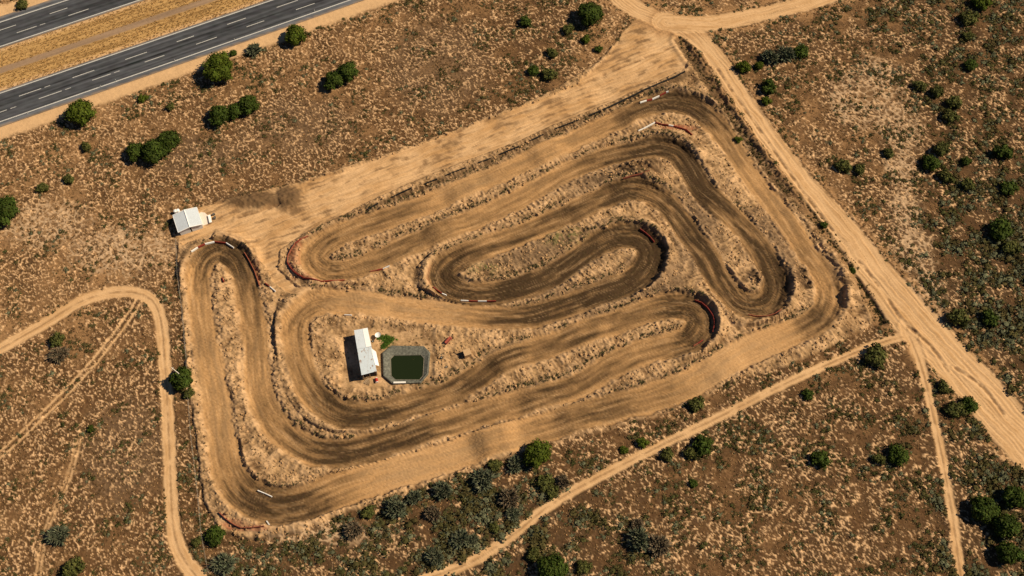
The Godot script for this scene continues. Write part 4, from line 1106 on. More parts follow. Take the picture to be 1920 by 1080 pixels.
func make_trees() -> void:
	var leaf := StandardMaterial3D.new()
	leaf.resource_name = "leaves"
	leaf.vertex_color_use_as_albedo = true
	leaf.roughness = 0.75
	leaf.metallic_specular = 0.2
	leaf.backlight_enabled = true
	leaf.backlight = lin(0.03, 0.045, 0.008)
	mats.leaf = leaf
	var bark := paint("bark", 0.11, 0.075, 0.05, 0.95, 0.0, 0.5)
	mats.bark = bark
	var n := FastNoiseLite.new()
	n.frequency = 0.9
	for t in TREES.size():
		var d: Array = TREES[t]
		rng.seed = 700 + t
		n.seed = 20 + t
		var rx: float = d[2]
		var rz: float = d[3]
		var tall: float = (rx + rz) * 0.66
		var tone: Color = TONES[d[4]]
		var y := ground_y(d[0], d[1]) - 0.1
		var root := thing("pine_tree" if d[0] < 0.0 or d[4] == 0 else "tree", d[5], "tree", Vector3(d[0], y, d[1]), 0.0, "green trees round the circuit")
		var wood := Shape.new()
		wood.tube(Vector3.ZERO, Vector3(0.15, tall * 0.5, 0.1), 0.32, 0.2)
		for b in 5:
			var q := TAU * b / 5.0 + 0.4
			wood.tube(Vector3(0.1, tall * 0.3, 0.05), Vector3(cos(q) * rx * 0.55, tall * 0.62, sin(q) * rz * 0.55), 0.16, 0.06, 6)
		part("trunk", wood.done(), bark, root)
		var s := Shape.new()
		var lobes := 12 + int(rx)
		for b in lobes:
			var q := TAU * b * 0.381966 + rng.randf() * 0.5
			var f := sqrt((b + 0.35) / lobes)
			var rad := f * (0.66 + rng.randf() * 0.24)
			var c := Vector3(cos(q) * rx * rad, tall * (0.72 - 0.36 * f * f + rng.randf() * 0.08), sin(q) * rz * rad)
			var sz := (0.25 + rng.randf() * 0.19) * (rx + rz) * 0.5
			var r := Vector3(sz, sz * 0.85, sz)
			var lobe_tone := tone * (0.7 + rng.randf() * 0.55)
			s.colour = lobe_tone
			lump(s, c, r * 0.88, n, 6, 9, 0.35)
			leaves(s, c, r, 150, 0.58, lobe_tone, 0.4)
		part("crown", s.done(), leaf, root)
	# a few kinds of bush, each then placed many times
	var kinds := []
	for t in 15:
		rng.seed = 300 + t
		n.seed = 60 + t
		var kd := t / 3
		var tone: Color = TONES[kd]
		var s := Shape.new()
		var lobes := 7 + t % 3 * 2
		for b in lobes:
			var q := TAU * b * 0.381966 + rng.randf() * 0.6
			var f := sqrt((b + 0.3) / lobes) * 0.72
			var c := Vector3(cos(q) * f, 0.52 - 0.28 * f + rng.randf() * 0.12, sin(q) * f * (0.8 + 0.1 * (t % 3)))
			var sz := 0.26 + rng.randf() * 0.16
			var lt := tone * (0.75 + rng.randf() * 0.45)
			if kd < 3:
				s.colour = lt
				lump(s, c, Vector3(sz, sz, sz) * 0.82, n, 5, 7)
				leaves(s, c, Vector3(sz, sz, sz), 85, 0.17, lt, 0.35)
			else:
				s.colour = lt
				lump(s, c * Vector3(0.8, 0.8, 0.8), Vector3(sz, sz, sz) * 0.5, n, 4, 6)
				leaves(s, c * Vector3(0.85, 0.85, 0.85), Vector3(sz, sz, sz) * 0.6, 70, 0.42, lt, 0.4, 1.0)
		var w := Shape.new()
		for b in 4:
			var q := TAU * b / 4.0 + t
			w.tube(Vector3(0, -0.05, 0), Vector3(cos(q) * 0.4, 0.5, sin(q) * 0.4), 0.05, 0.02, 5)
		kinds.append([s.done(), w.done()])
	var called := ["green_bush", "dark_bush", "olive_bush", "grey_bush", "twiggy_bush"]
	for t in BUSHES.size():
		var d: Array = BUSHES[t]
		rng.seed = 5000 + t
		var root := thing(called[d[3]], d[4], "bush", Vector3(d[0], ground_y(d[0], d[1]) - 0.05, d[1]), rng.randf() * TAU, "bushes scattered over the scrubland")
		var k: Array = kinds[int(d[3]) * 3 + t % 3]
		var r: float = d[2]
		part("foliage", k[0], leaf, root).scale = Vector3(r, r * (0.85 + rng.randf() * 0.3), r * (0.9 + rng.randf() * 0.25))
		part("stem", k[1], bark, root).scale = Vector3(r, r * 0.8, r)

func tuft_mesh(kind: int) -> ArrayMesh:
	var s := Shape.new()
	rng.seed = 40 + kind
	if kind == 0:       # dry grass: a spray of blades
		for b in 16:
			var q := TAU * b / 16.0 + rng.randf() * 0.4
			var f := 0.25 + rng.randf() * 0.75
			var o := Vector3(cos(q), 0, sin(q))
			var v := Vector3(-o.z, 0, o.x)
			var g := 0.7 + rng.randf() * 0.6
			s.colour = Color(g, g, g)
			s.tri(o * 0.05 + v * 0.12, o * f * 0.55 + Vector3(0, 0.75 - f * 0.35, 0), o * 0.05 - v * 0.12)
	else:               # low cushion of small leaves
		var n := FastNoiseLite.new()
		n.seed = 9 + kind
		s.colour = Color(1, 1, 1)
		lump(s, Vector3(0, 0.08, 0), Vector3(0.40, 0.24, 0.34), n, 3, 7, 0.9)
		for b in 22:
			var dir := Vector3(rng.randfn(), absf(rng.randfn()) * 0.8, rng.randfn()).normalized()
			var p := dir * Vector3(0.45, 0.4, 0.45) * (0.7 + rng.randf() * 0.75)
			var u := dir.cross(Vector3(rng.randfn(), rng.randfn(), rng.randfn())).normalized() * 0.15
			var g := 0.6 + rng.randf() * 0.8
			s.colour = Color(g, g, g)
			s.quad(p + u, p + dir * 0.14, p - u, p - dir * 0.1 + u.cross(dir) * 0.6)
	return s.done()

func scatter(called: String, label: String, category: String, mesh: Mesh, places: Array) -> void:
	var mm := MultiMesh.new()
	mm.transform_format = MultiMesh.TRANSFORM_3D
	mm.use_colors = true
	mm.mesh = mesh
	mm.instance_count = places.size()
	for k in places.size():
		mm.set_instance_transform(k, places[k][0])
		mm.set_instance_color(k, places[k][1])
	var o := MultiMeshInstance3D.new()
	o.name = called
	o.multimesh = mm
	var m := StandardMaterial3D.new()
	m.resource_name = called
	m.vertex_color_use_as_albedo = true
	m.roughness = 0.9
	m.metallic_specular = 0.1
	o.material_override = m
	add_child(o)
	tag(o, label, category, "", "stuff")

func make_scrub() -> void:
	rng.seed = 4242
	var clump := FastNoiseLite.new()
	clump.seed = 5
	clump.frequency = 1.0 / 14.0
	clump.fractal_octaves = 4
	var grass := []
	var low := []
	var gold := []
	var weeds := []
	for t in 330000:
		var x := rng.randf_range(-203.0, 203.0)
		var z := rng.randf_range(-133.0, 98.0)
		var pick := rng.randf()
		var k := kind_at(x, z)
		if k != 0 and k != 9 and k != 11: continue
		var i := int((x - X0) / CELL)
		var j := int((z - Z0) / CELL)
		var n := j * NX + i
		var v := grid_value(MAP_GREEN, x, z)
		var b := grid_value(MAP_BROWN, x, z)
		var c := clump.get_noise_2d(x, z)
		var y := height[n] - 0.03
		var turn := Basis(Vector3.UP, rng.randf() * TAU)
		var g := 0.75 + rng.randf() * 0.5
		if k == 11:
			if pick < 0.75:
				var sz := 0.3 + rng.randf() * 0.45
				gold.append([Transform3D(turn.scaled(Vector3(sz, sz * 0.9, sz)), Vector3(x, y, z)), Color(0.45 * g, 0.28 * g, 0.115 * g)])
			continue
		var inside := infield_mask[n] / 255.0
		if near_track[n] < 0.6: continue
		if inside > 0.5 and foot_scrub[n] > 110 and pick < 0.75:
			var sz := 0.25 + rng.randf() * 0.45
			weeds.append([Transform3D(turn.scaled(Vector3(sz, sz * 0.8, sz)), Vector3(x, y, z)), Color(0.075 * g, 0.066 * g, 0.030 * g)])
			continue
		if inside > 0.5:
			if pick < 0.015 + maxf(c, 0.0) * 0.32:
				var sz := 0.2 + rng.randf() * 0.5
				low.append([Transform3D(turn.scaled(Vector3(sz, sz * 0.7, sz)), Vector3(x, y, z)), Color(0.11 * g, 0.075 * g, 0.036 * g)])
			continue
		if k == 9:
			var sz := 0.35 + rng.randf() * 0.6
			weeds.append([Transform3D(turn.scaled(Vector3(sz, sz, sz)), Vector3(x, y, z)), Color(0.04 * g, 0.036 * g, 0.016 * g)])
			continue
		if bare_line[n] > 90: continue
		var off := x * HNOR.x + z * HNOR.y
		if off > -126.5 and off < -122.0: v += 0.35 * smoothstep(-122.0, -125.0, off)
		var green := v * 1.0 + c * 1.7 - 0.12
		if pick < green * 0.5:
			var sz := 0.3 + rng.randf() * rng.randf() * (1.5 + maxf(0.0, v - 0.45) * 4.5)
			var hue := rng.randf()
			var col := Color(0.075, 0.058, 0.025).lerp(Color(0.045, 0.050, 0.017), hue * 1.2) if hue < 0.8 - maxf(0.0, v - 0.5) * 0.8 else Color(0.10, 0.105, 0.062)
			weeds.append([Transform3D(turn.scaled(Vector3(sz, sz * (0.6 + rng.randf() * 0.4), sz)), Vector3(x, y, z)), Color(col.r * g, col.g * g, col.b * g)])
		elif pick < 0.16 + b * 0.2 + c * 0.8:
			var sz := 0.3 + rng.randf() * 0.5
			low.append([Transform3D(turn.scaled(Vector3(sz, sz * 0.7, sz)), Vector3(x, y, z)), Color(0.115 * g, 0.068 * g, 0.033 * g)])
		elif pick > 0.84:
			var sz := 0.35 + rng.randf() * 0.55
			grass.append([Transform3D(turn.scaled(Vector3(sz, sz * 0.7, sz)), Vector3(x, y, z)), Color(0.40 * g, 0.25 * g, 0.125 * g)])
	var dl := Line.new(DITCH, false, 0.35)
	for p in dl.pts:
		for q in 2:
			var x := p.x + rng.randfn() * 1.1
			var z := p.y + rng.randfn() * 1.1
			if clump.get_noise_2d(x, z) < -0.25: continue
			var sz := 0.3 + rng.randf() * rng.randf() * 0.9
			var g := 0.7 + rng.randf() * 0.6
			weeds.append([Transform3D(Basis(Vector3.UP, rng.randf() * TAU).scaled(Vector3(sz, sz, sz)), Vector3(x, ground_y(x, z) - 0.04, z)), Color(0.05 * g, 0.042 * g, 0.018 * g)])
	var lawn := []
	for t in 420:
		var q := rng.randf()
		var p := Vector2(GRASS[0][0], GRASS[0][1]).lerp(Vector2(GRASS[1][0], GRASS[1][1]), q) if t % 2 else Vector2(GRASS[2][0], GRASS[2][1]).lerp(Vector2(GRASS[3][0], GRASS[3][1]), q)
		p += Vector2(rng.randfn(), rng.randfn()) * 0.45
		var sz := 0.3 + rng.randf() * 0.35
		var g := 0.7 + rng.randf() * 0.6
		lawn.append([Transform3D(Basis(Vector3.UP, rng.randf() * TAU).scaled(Vector3(sz, sz, sz)), Vector3(p.x, ground_y(p.x, p.y) - 0.03, p.y)), Color(0.07 * g, 0.125 * g, 0.02 * g)])
	scatter("green_grass", "bright green grass strip between the shed and the pond", "grass", tuft_mesh(1), lawn)
	var clods := []
	rng.seed = 777
	for t in 120000:
		var x := rng.randf_range(-118.0, 135.0)
		var z := rng.randf_range(-118.0, 92.0)
		var n := int((z - Z0) / CELL) * NX + int((x - X0) / CELL)
		if infield_mask[n] < 130 or kind_of[n] != 0: continue
		if x > -51.0 and x < -24.0 and z > 12.0 and z < 36.0 and (absf(x + 34.6) < 11.0 and absf(z - 25.0) < 9.5 or x < -39.0): continue
		var e := near_track[n]
		if e < 0.2 or rng.randf() > 0.22 + clump.get_noise_2d(x * 2.0, z * 2.0) * 0.9: continue
		var sz := 0.14 + rng.randf() * rng.randf() * 0.5
		var g := 0.7 + rng.randf() * 0.5
		clods.append([Transform3D(Basis.from_euler(Vector3(rng.randf() * 0.6, rng.randf() * TAU, rng.randf() * 0.6)).scaled(Vector3(sz, sz * 0.8, sz)), Vector3(x, height[n], z)), Color(0.38 * g, 0.235 * g, 0.12 * g)])
	var rock := Shape.new()
	var rn := FastNoiseLite.new()
	rn.frequency = 0.8
	lump(rock, Vector3.ZERO, Vector3(1.0, 0.8, 0.85), rn, 4, 6, 0.6)
	scatter("earth_clods", "loose clods of pale dry earth on the banks between the lanes", "clods", rock.done(), clods)
	print("clods ", clods.size())
	print("tufts ", grass.size(), " ", low.size(), " ", gold.size(), " ", weeds.size())
	scatter("dry_grass", "pale dry grass tufts over the scrubland", "grass", tuft_mesh(0), grass)
	scatter("low_scrub", "low brown scrub tufts over the soil", "scrub", tuft_mesh(1), low)
	scatter("median_grass", "golden dry grass on the highway median", "grass", tuft_mesh(0), gold)
	scatter("olive_scrub", "olive and dark green ground scrub, densest at right and below the circuit", "scrub", tuft_mesh(2), weeds)


# ---------------------------------------------------------------- barriers and edging
func make_barriers() -> void:
	var cols := {"w": paint("white_board", 0.72, 0.72, 0.72, 0.6, 0.0, 0.15), "r": paint("red_board", 0.27, 0.04, 0.028, 0.75, 0.0, 0.5), "f": paint("faded_red_board", 0.36, 0.11, 0.065, 0.85, 0.0, 0.5)}
	var pole := paint("stake", 0.12, 0.09, 0.06)
	for d in BARRIERS:
		var pts: Array = d[1]
		var p0 := Vector3(pts[0][0], ground_y(pts[0][0], pts[0][1]), pts[0][1])
		var t := thing("track_barrier", d[0], "barrier", p0, 0.0, "red and white boards along the circuit")
		for k in pts.size() - 1:
			var a := Vector3(pts[k][0], ground_y(pts[k][0], pts[k][1]), pts[k][1]) - p0
			var b := Vector3(pts[k + 1][0], ground_y(pts[k + 1][0], pts[k + 1][1]), pts[k + 1][1]) - p0
			var f: String = d[2][k]
			var dir := b - a
			var gap := dir.normalized() * 0.04
			var nrm := Vector3(-dir.z, 0, dir.x).normalized()
			var tall := 0.62 if f == "w" else 0.66
			var s := Shape.new()
			var th := nrm * (0.17 if f != "f" else 0.13)
			# a padded board: wide foot, narrower rounded top
			var loop_a := []
			var loop_b := []
			for q in [[-1.25, -0.15], [-1.0, 0.75], [-0.55, 1.0], [0.55, 1.0], [1.0, 0.75], [1.25, -0.15]]:
				loop_a.append(a + gap + th * q[0] + Vector3(0, q[1] * tall, 0))
				loop_b.append(b - gap + th * q[0] + Vector3(0, q[1] * tall, 0))
			s.rings([loop_a, loop_b])
			s.fan(loop_a)
			s.fan(loop_b)
			part({"w": "white_panel", "r": "red_panel", "f": "faded_red_panel"}[f], s.done(), cols[f], t)
	# black edging along the foot of the start straight
	var rubber := paint("black_rubber", 0.012, 0.012, 0.012, 0.85)
	var origin := Vector3(BANK[0][0], ground_y(BANK[0][0], BANK[0][1]), BANK[0][1])
	var edging := thing("black_edging", "low black edging running along the foot of the start straight", "edging", origin)
	var line := Line.new(BANK, false, 5.0)
	for k in line.pts.size() - 1:
		if k > 9 and (k * 7) % 5 < 2: continue
		var a := line.pts[k]
		var b := line.pts[k + 1]
		var va := Vector3(a.x, ground_y(a.x, a.y), a.y) - origin
		var vb := Vector3(b.x, ground_y(b.x, b.y), b.y) - origin
		var dir := (vb - va).normalized()
		var nr := Vector3(-dir.z, 0, dir.x) * (0.22 if k < 9 else 0.13)
		var s := Shape.new()
		var la := []
		var lb := []
		for q in [[-1.0, -0.2], [-0.8, 0.45], [0.8, 0.45], [1.0, -0.2]]:
			la.append(va + nr * q[0] + Vector3(0, q[1], 0))
			lb.append(vb - dir * 0.05 + nr * q[0] + Vector3(0, q[1], 0))
		s.rings([la, lb])
		s.fan(la)
		s.fan(lb)
		part("rubber_section", s.done(), rubber, edging)
	# wire fence on the left boundary
	var post := paint("fence_post", 0.33, 0.29, 0.24, 0.7)
	var wire := paint("fence_wire", 0.42, 0.38, 0.32, 0.5, 0.6)
	var fl := Line.new(FENCE, false, 4.0)
	var fo := Vector3(fl.pts[0].x, ground_y(fl.pts[0].x, fl.pts[0].y), fl.pts[0].y)
	var fence := thing("wire_fence", "thin post and wire fence along the left side of the circuit", "fence", fo)
	for k in fl.pts.size():
		var a := fl.pts[k]
		var va := Vector3(a.x, ground_y(a.x, a.y), a.y) - fo
		var s := Shape.new()
		s.tube(va - Vector3(0, 0.2, 0), va + Vector3(0, 1.5, 0), 0.06, 0.05, 6)
		part("post", s.done(), post, fence)
		if k == fl.pts.size() - 1: break
		var b := fl.pts[k + 1]
		var vb := Vector3(b.x, ground_y(b.x, b.y), b.y) - fo
		for hh in [0.5, 0.95, 1.4]:
			var w := Shape.new()
			w.tube(va + Vector3(0, hh, 0), vb + Vector3(0, hh, 0), 0.014, 0.014, 4)
			part("wire", w.done(), wire, fence)


# ---------------------------------------------------------------- buildings
func sheet(s: Shape, a: Vector3, b: Vector3, c: Vector3, d: Vector3, ribs: int, deep: float, thick: float) -> void:
	# corrugated sheet: a-b runs along the eave, d-c along the other edge
	var nrm := (b - a).cross(d - a).normalized()
	if nrm.y < 0.0: nrm = -nrm
	for k in ribs:
		var q := []
		for e in [0.0, 0.3, 0.5, 0.8, 1.0]:
			var t := (k + float(e)) / ribs
			var up := nrm * (deep if e == 0.3 or e == 0.5 else 0.0)
			q.append([a.lerp(b, t) + up, d.lerp(c, t) + up])
		for m in 4:
			s.quad(q[m][0], q[m + 1][0], q[m + 1][1], q[m][1])
	var dn := -nrm * thick
	s.quad(a + dn, d + dn, c + dn, b + dn)
	s.quad(a, b, b + dn, a + dn)
	s.quad(b, c, c + dn, b + dn)
	s.quad(c, d, d + dn, c + dn)
	s.quad(d, a, a + dn, d + dn)

func rusty(called: String, tone: Color, amount: float, seed_: int) -> StandardMaterial3D:
	var im := Image.create(256, 256, false, Image.FORMAT_RGB8)
	var n := FastNoiseLite.new()
	n.seed = seed_
	n.frequency = 0.018
	n.fractal_octaves = 5
	var m := FastNoiseLite.new()
	m.seed = seed_ + 1
	m.frequency = 0.06
	var rust := Color(0.20, 0.085, 0.035)
	for y in 256:
		for x in 256:
			var v := n.get_noise_2d(x * 1.8, y)
			var f := smoothstep(amount, amount + 0.07, v)
			var g := 0.9 + 0.1 * m.get_noise_2d(x * 3.0, y * 0.35) + 0.06 * n.get_noise_2d(y, x)
			im.set_pixel(x, y, Color(tone.r * g, tone.g * g, tone.b * g).lerp(rust, f).linear_to_srgb())
	var mat := StandardMaterial3D.new()
	mat.resource_name = called
	mat.albedo_texture = ImageTexture.create_from_image(im)
	mat.uv1_triplanar = true
	mat.uv1_world_triplanar = true
	mat.uv1_scale = Vector3.ONE * 0.085
	mat.roughness = 0.55
	mat.metallic_specular = 0.4
	return mat

func make_hut() -> void:
	# white gabled hut; its ridge runs up the picture
	var at := Vector3(-105.2, ground_y(-105.2, -23.6), -23.6)
	var turn := 0.395
	var t := thing("hut", "white metal hut with low gabled roof beside the leftmost hairpin", "hut", at, turn)
	var white := rusty("white_sheet", Color(0.54, 0.60, 0.68), 0.62, 3)
	var wallm := rusty("grey_blue_wall", Color(0.60, 0.63, 0.68), 0.7, 5)
	var trim := paint("white_trim", 0.78, 0.79, 0.8, 0.5)
	var dark := paint("black_plastic", 0.03, 0.03, 0.035, 0.8)
	var hx := 3.7
	var hz := 3.1
	var eave := 2.7
	var top := 3.5
	var s := Shape.new()
	for k in [[-hx, -hz, hx, -hz], [hx, -hz, hx, hz], [-hx, hz, -hx, -hz]]:
		var a := Vector3(k[0], -0.2, k[1])
		var b := Vector3(k[2], -0.2, k[3])
		s.quad(a, b, b + Vector3(0, eave + 0.15, 0), a + Vector3(0, eave + 0.15, 0))
	for z in [-hz, hz]:
		s.tri(Vector3(-hx, eave - 0.06, z * 0.999), Vector3(hx, eave - 0.06, z * 0.999), Vector3(0, top - 0.06, z * 0.999))
	part("wall", s.done(), wallm, t)
	for x in [-1, 1]:
		var dd := Shape.new()
		dd.box(Vector3(x * hx * 0.52, eave * 0.5 - 0.1, hz + 0.02), Vector3(hx * 0.92, eave - 0.1, 0.08), 0.0, 0.02)
		var door := part("door", dd.done(), wallm, t)
		var hn := Shape.new()
		hn.box(Vector3(x * 0.35, 1.1, hz + 0.09), Vector3(0.06, 0.4, 0.06))
		part("handle", hn.done(), trim, door)
	for x in [-1, 1]:
		var r := Shape.new()
		var zz := hz + 0.35
		sheet(r, Vector3(x * (hx + 0.3), eave, -zz), Vector3(x * (hx + 0.3), eave, zz), Vector3(x * 0.02, top, zz), Vector3(x * 0.02, top, -zz), 20, 0.04, 0.06)
		var rp := part("roof", r.done(), white, t)
		var f := Shape.new()
		f.box(Vector3(x * (hx + 0.32), eave - 0.04, 0), Vector3(0.14, 0.2, zz * 2.0 + 0.1), 0.0, 0.03)
		part("fascia", f.done(), trim, rp)
		for z in [-1, 1]:
			var vg := Shape.new()
			var a := Vector3(x * (hx + 0.3), eave + 0.02, z * (zz + 0.06))
			var b := Vector3(0, top + 0.02, z * (zz + 0.06))
			vg.quad(a + Vector3(0, 0.1, 0.08 * z), b + Vector3(0, 0.1, 0.08 * z), b + Vector3(0, 0.1, -0.1 * z), a + Vector3(0, 0.1, -0.1 * z))
			vg.quad(a + Vector3(0, 0.1, 0.08 * z), b + Vector3(0, 0.1, 0.08 * z), b + Vector3(0, -0.15, 0.08 * z), a + Vector3(0, -0.15, 0.08 * z))
			part("fascia", vg.done(), trim, rp)
	var rc := Shape.new()
	rc.tube(Vector3(0, top + 0.04, -hz - 0.4), Vector3(0, top + 0.04, hz + 0.4), 0.16, 0.16, 8)
	part("ridge_cap", rc.done(), trim, t)
	# pale concrete apron on its right
	var ap := Shape.new()
	var loop := []
	var loop2 := []
	for p in [[0.0, -2.9], [0.9, -3.0], [1.9, -2.3], [2.5, -1.0], [2.7, 0.6], [2.6, 2.2], [0.0, 2.3]]:
		loop.append(Vector3(p[0], 0.0, p[1]))
		loop2.append(Vector3(p[0] - 0.03, 0.16, p[1]))
	ap.rings([loop, loop2], true)
	var side := at + Basis(Vector3.UP, turn) * Vector3(hx + 0.15, 0.0, 0.0)
	var apron := thing("concrete_apron", "pale rounded concrete slab at the right side of the white hut", "slab", Vector3(side.x, at.y - 0.02, side.z), turn)
	part("slab", ap.done(), paint("pale_concrete", 0.70, 0.62, 0.55, 0.9, 0.0, 0.25), apron)
	# two white water tanks behind the hut
	for k in 2:
		var p: Array = TANKS[k]
		var tk := thing("water_tank", ["left of two small white tanks behind the white hut", "right of two small white tanks behind the white hut"][k], "tank", Vector3(p[0], ground_y(p[0], p[1]) - 0.05, p[1]), 0.0, "tanks behind the hut")
		var b := Shape.new()
		b.tube(Vector3(0, 0, 0), Vector3(0, 1.5, 0), 0.62, 0.6, 14)
		part("body", b.done(), trim, tk)
		var l := Shape.new()
		l.tube(Vector3(0, 1.5, 0), Vector3(0, 1.72, 0), 0.6, 0.22, 14)
		part("lid", l.done(), trim, tk)
	# white table and two dark stools on the far side of the slab
	var tb := thing("table", "narrow white table standing beside the concrete slab", "table", Vector3(TABLE[0], ground_y(TABLE[0], TABLE[1]), TABLE[1]), 0.3)
	var ts := Shape.new()
	ts.box(Vector3(0, 0.74, 0), Vector3(0.85, 0.07, 3.0), 0.0, 0.02)
	part("top", ts.done(), trim, tb)
	for q in [[-0.32, -1.3], [0.32, -1.3], [-0.32, 1.3], [0.32, 1.3]]:
		var g := Shape.new()
		g.box(Vector3(q[0], 0.34, q[1]), Vector3(0.07, 0.72, 0.07))
		part("leg", g.done(), trim, tb)
	for k in 2:
		var p: Array = STOOLS[k]
		var st := thing("crate", ["upper dark crate beside the white table", "lower dark crate beside the white table"][k], "crate", Vector3(p[0], ground_y(p[0], p[1]), p[1]), 0.5 + k, "crates by the table")
		var c := Shape.new()
		c.box(Vector3(0, 0.3, 0), Vector3(0.9, 0.6, 0.55), 0.0, 0.05)
		part("box", c.done(), dark, st)
		var r := Shape.new()
		r.box(Vector3(0, 0.63, 0), Vector3(0.98, 0.07, 0.62), 0.0, 0.02)
		part("lid", r.done(), paint("grey_lid", 0.1, 0.09, 0.08), st)

func make_shed() -> void:
	var c := SHED
	var roof_y := 4.0
	var centre := Vector3.ZERO
	for p in c: centre += Vector3(p[0], 0, p[1]) / 4.0
	centre.y = ground_y(centre.x, centre.z)
	var t := thing("long_shed", "long white metal shed with rusty patched roof beside the pond", "shed", centre)
	var v := []
	for p in c: v.append(Vector3(p[0], 0, p[1]) - Vector3(centre.x, 0, centre.z))
	# corners: 0 upper left, 1 upper right, 2 lower right, 3 lower left
	var clean := rusty("pale_sheet", Color(0.52, 0.58, 0.66), 0.66, 13)
	var worn := rusty("worn_sheet", Color(0.50, 0.57, 0.65), 0.30, 19)
	var strip_m := paint("new_sheet", 0.72, 0.74, 0.77, 0.45, 0.0, 0.08)
	var wallm := rusty("shed_wall", Color(0.34, 0.35, 0.36), 0.3, 23)
	var dark := paint("dark_steel", 0.06, 0.06, 0.065, 0.6)
	var up := Vector3(0, roof_y, 0)
	var tilt := Vector3(0, 0.55, 0)
	var m_l: Vector3 = v[0].lerp(v[3], 0.43)
	var m_r: Vector3 = v[1].lerp(v[2], 0.43)
	var w := Shape.new()
	for k in [[0, 1], [1, 2], [3, 0]]:
		var a: Vector3 = v[k[0]] * 0.965
		var b: Vector3 = v[k[1]] * 0.965
		var ta := up + (Vector3(0, 0.25, 0) if k[0] in [0, 3] else Vector3(0, -0.3, 0)) - Vector3(0, 0.12, 0)
		var tb := up + (Vector3(0, 0.25, 0) if k[1] in [0, 3] else Vector3(0, -0.3, 0)) - Vector3(0, 0.12, 0)
		w.quad(a - Vector3(0, 0.2, 0), b - Vector3(0, 0.2, 0), b + tb, a + ta)
	part("wall", w.done(), wallm, t)
	# open lower end on three posts
	for f in [0.06, 0.5, 0.94]:
		var q: Vector3 = (v[3] * 0.965).lerp(v[2] * 0.965, f)
		var ps := Shape.new()
		ps.box(q + Vector3(0, roof_y * 0.5 - 0.25, 0), Vector3(0.2, roof_y - 0.1, 0.2))
		part("post", ps.done(), paint("timber", 0.25, 0.17, 0.1), t)
	var hi := up + Vector3(0, 0.3, 0)
	var lo := up - Vector3(0, 0.25, 0)
	var split := 0.62
	var s1 := Shape.new()
	sheet(s1, v[0] + hi, m_l + hi, m_l.lerp(m_r, split) + hi.lerp(lo, split), v[0].lerp(v[1], split) + hi.lerp(lo, split), 24, 0.05, 0.05)
	part("roof_panel", s1.done(), clean, t)
	var s2 := Shape.new()
	sheet(s2, v[0].lerp(v[1], split) + hi.lerp(lo, split) + Vector3(0, 0.06, 0), m_l.lerp(m_r, split) + hi.lerp(lo, split) + Vector3(0, 0.06, 0), m_r + lo + Vector3(0, 0.06, 0), v[1] + lo + Vector3(0, 0.06, 0), 24, 0.05, 0.05)
	part("roof_panel", s2.done(), strip_m, t)
	var s3 := Shape.new()
	var dn := Vector3(0, -0.1, 0)
	sheet(s3, m_l + hi + dn, v[3] + hi + dn, v[2] + lo + dn, m_r + lo + dn, 34, 0.05, 0.05)
	part("roof_panel", s3.done(), worn, t)
	var s4 := Shape.new()     # newer sheets sagging over the right eave
	var e1 := m_r + lo + Vector3(0.1, -0.25, 0)
	var e2: Vector3 = v[1].lerp(v[2], 0.86) + lo + Vector3(0.15, -0.25, 0)
	sheet(s4, e1 + Vector3(-0.4, 0.25, 0.4), e2 + Vector3(-0.2, 0.25, 0), e2 + Vector3(0.9, -0.5, 0), e1.lerp(e2, 0.25) + Vector3(0.9, -0.4, 0), 18, 0.04, 0.04)
	part("roof_panel", s4.done(), strip_m, t)
	# boards propped against the lower end, drum and red seat beside it
	var low: Vector3 = centre + v[2] + Vector3(-0.3, 0, 1.6)
	var reds := paint("red_plastic", 0.35, 0.03, 0.02, 0.5)
	var wh := paint("white_plastic", 0.75, 0.75, 0.74, 0.5)
	var dr := thing("red_drum", "red drum lying at the lower end of the long shed", "drum", Vector3(low.x, ground_y(low.x, low.z), low.z), 0.25)
	var ds := Shape.new()
	ds.tube(Vector3(0, 0.45, -0.7), Vector3(0, 0.45, 0.7), 0.45, 0.45, 14)
	part("body", ds.done(), reds, dr)
	for zz in [-0.66, 0.0, 0.66]:
		var dh := Shape.new()
		dh.tube(Vector3(0, 0.45, zz - 0.05), Vector3(0, 0.45, zz + 0.05), 0.48, 0.48, 14)
		part("hoop", dh.done(), wh if zz != 0.0 else reds, dr)
	var pk := low + Vector3(-2.6, 0, 0.1)
	var pl := thing("timber_pile", "leaning pile of pale boards under the lower end of the shed", "boards", Vector3(pk.x, ground_y(pk.x, pk.z), pk.z), -0.4)
	for k in 5:
		var bs := Shape.new()
		bs.box(Vector3((k - 2) * 0.34, 0.12 + 0.1 * (k % 2), 0.1 * k), Vector3(0.26, 0.1, 2.4 - 0.2 * k), 0.12 * (k - 2), 0.02)
		part("board", bs.done(), paint("board", 0.36 - k * 0.03, 0.26 - k * 0.025, 0.17 - k * 0.02, 0.9), pl)
	# white satellite dish on a stand near the upper right
	var p: Array = DISH
	var di := thing("satellite_dish", "small round white dish standing right of the shed's upper end", "dish", Vector3(p[0], ground_y(p[0], p[1]), p[1]), 0.0)
	var st := Shape.new()
	st.tube(Vector3(0, -0.1, 0), Vector3(0, 1.2, 0), 0.06, 0.06, 8)
	part("stand", st.done(), dark, di)
	var bowl := Shape.new()
	var rr := []
	for k in 4:
		var loop := []
		for q in 16:
			var f := k / 3.0
			loop.append(Vector3(cos(TAU * q / 16) * 0.9 * (0.05 + f * 0.95), 1.25 + f * f * 0.3 + cos(TAU * q / 16) * 0.12 * f, sin(TAU * q / 16) * 0.9 * (0.05 + f * 0.95)))
		rr.append(loop)
	bowl.rings(rr)
	part("bowl", bowl.done(), wh, di)
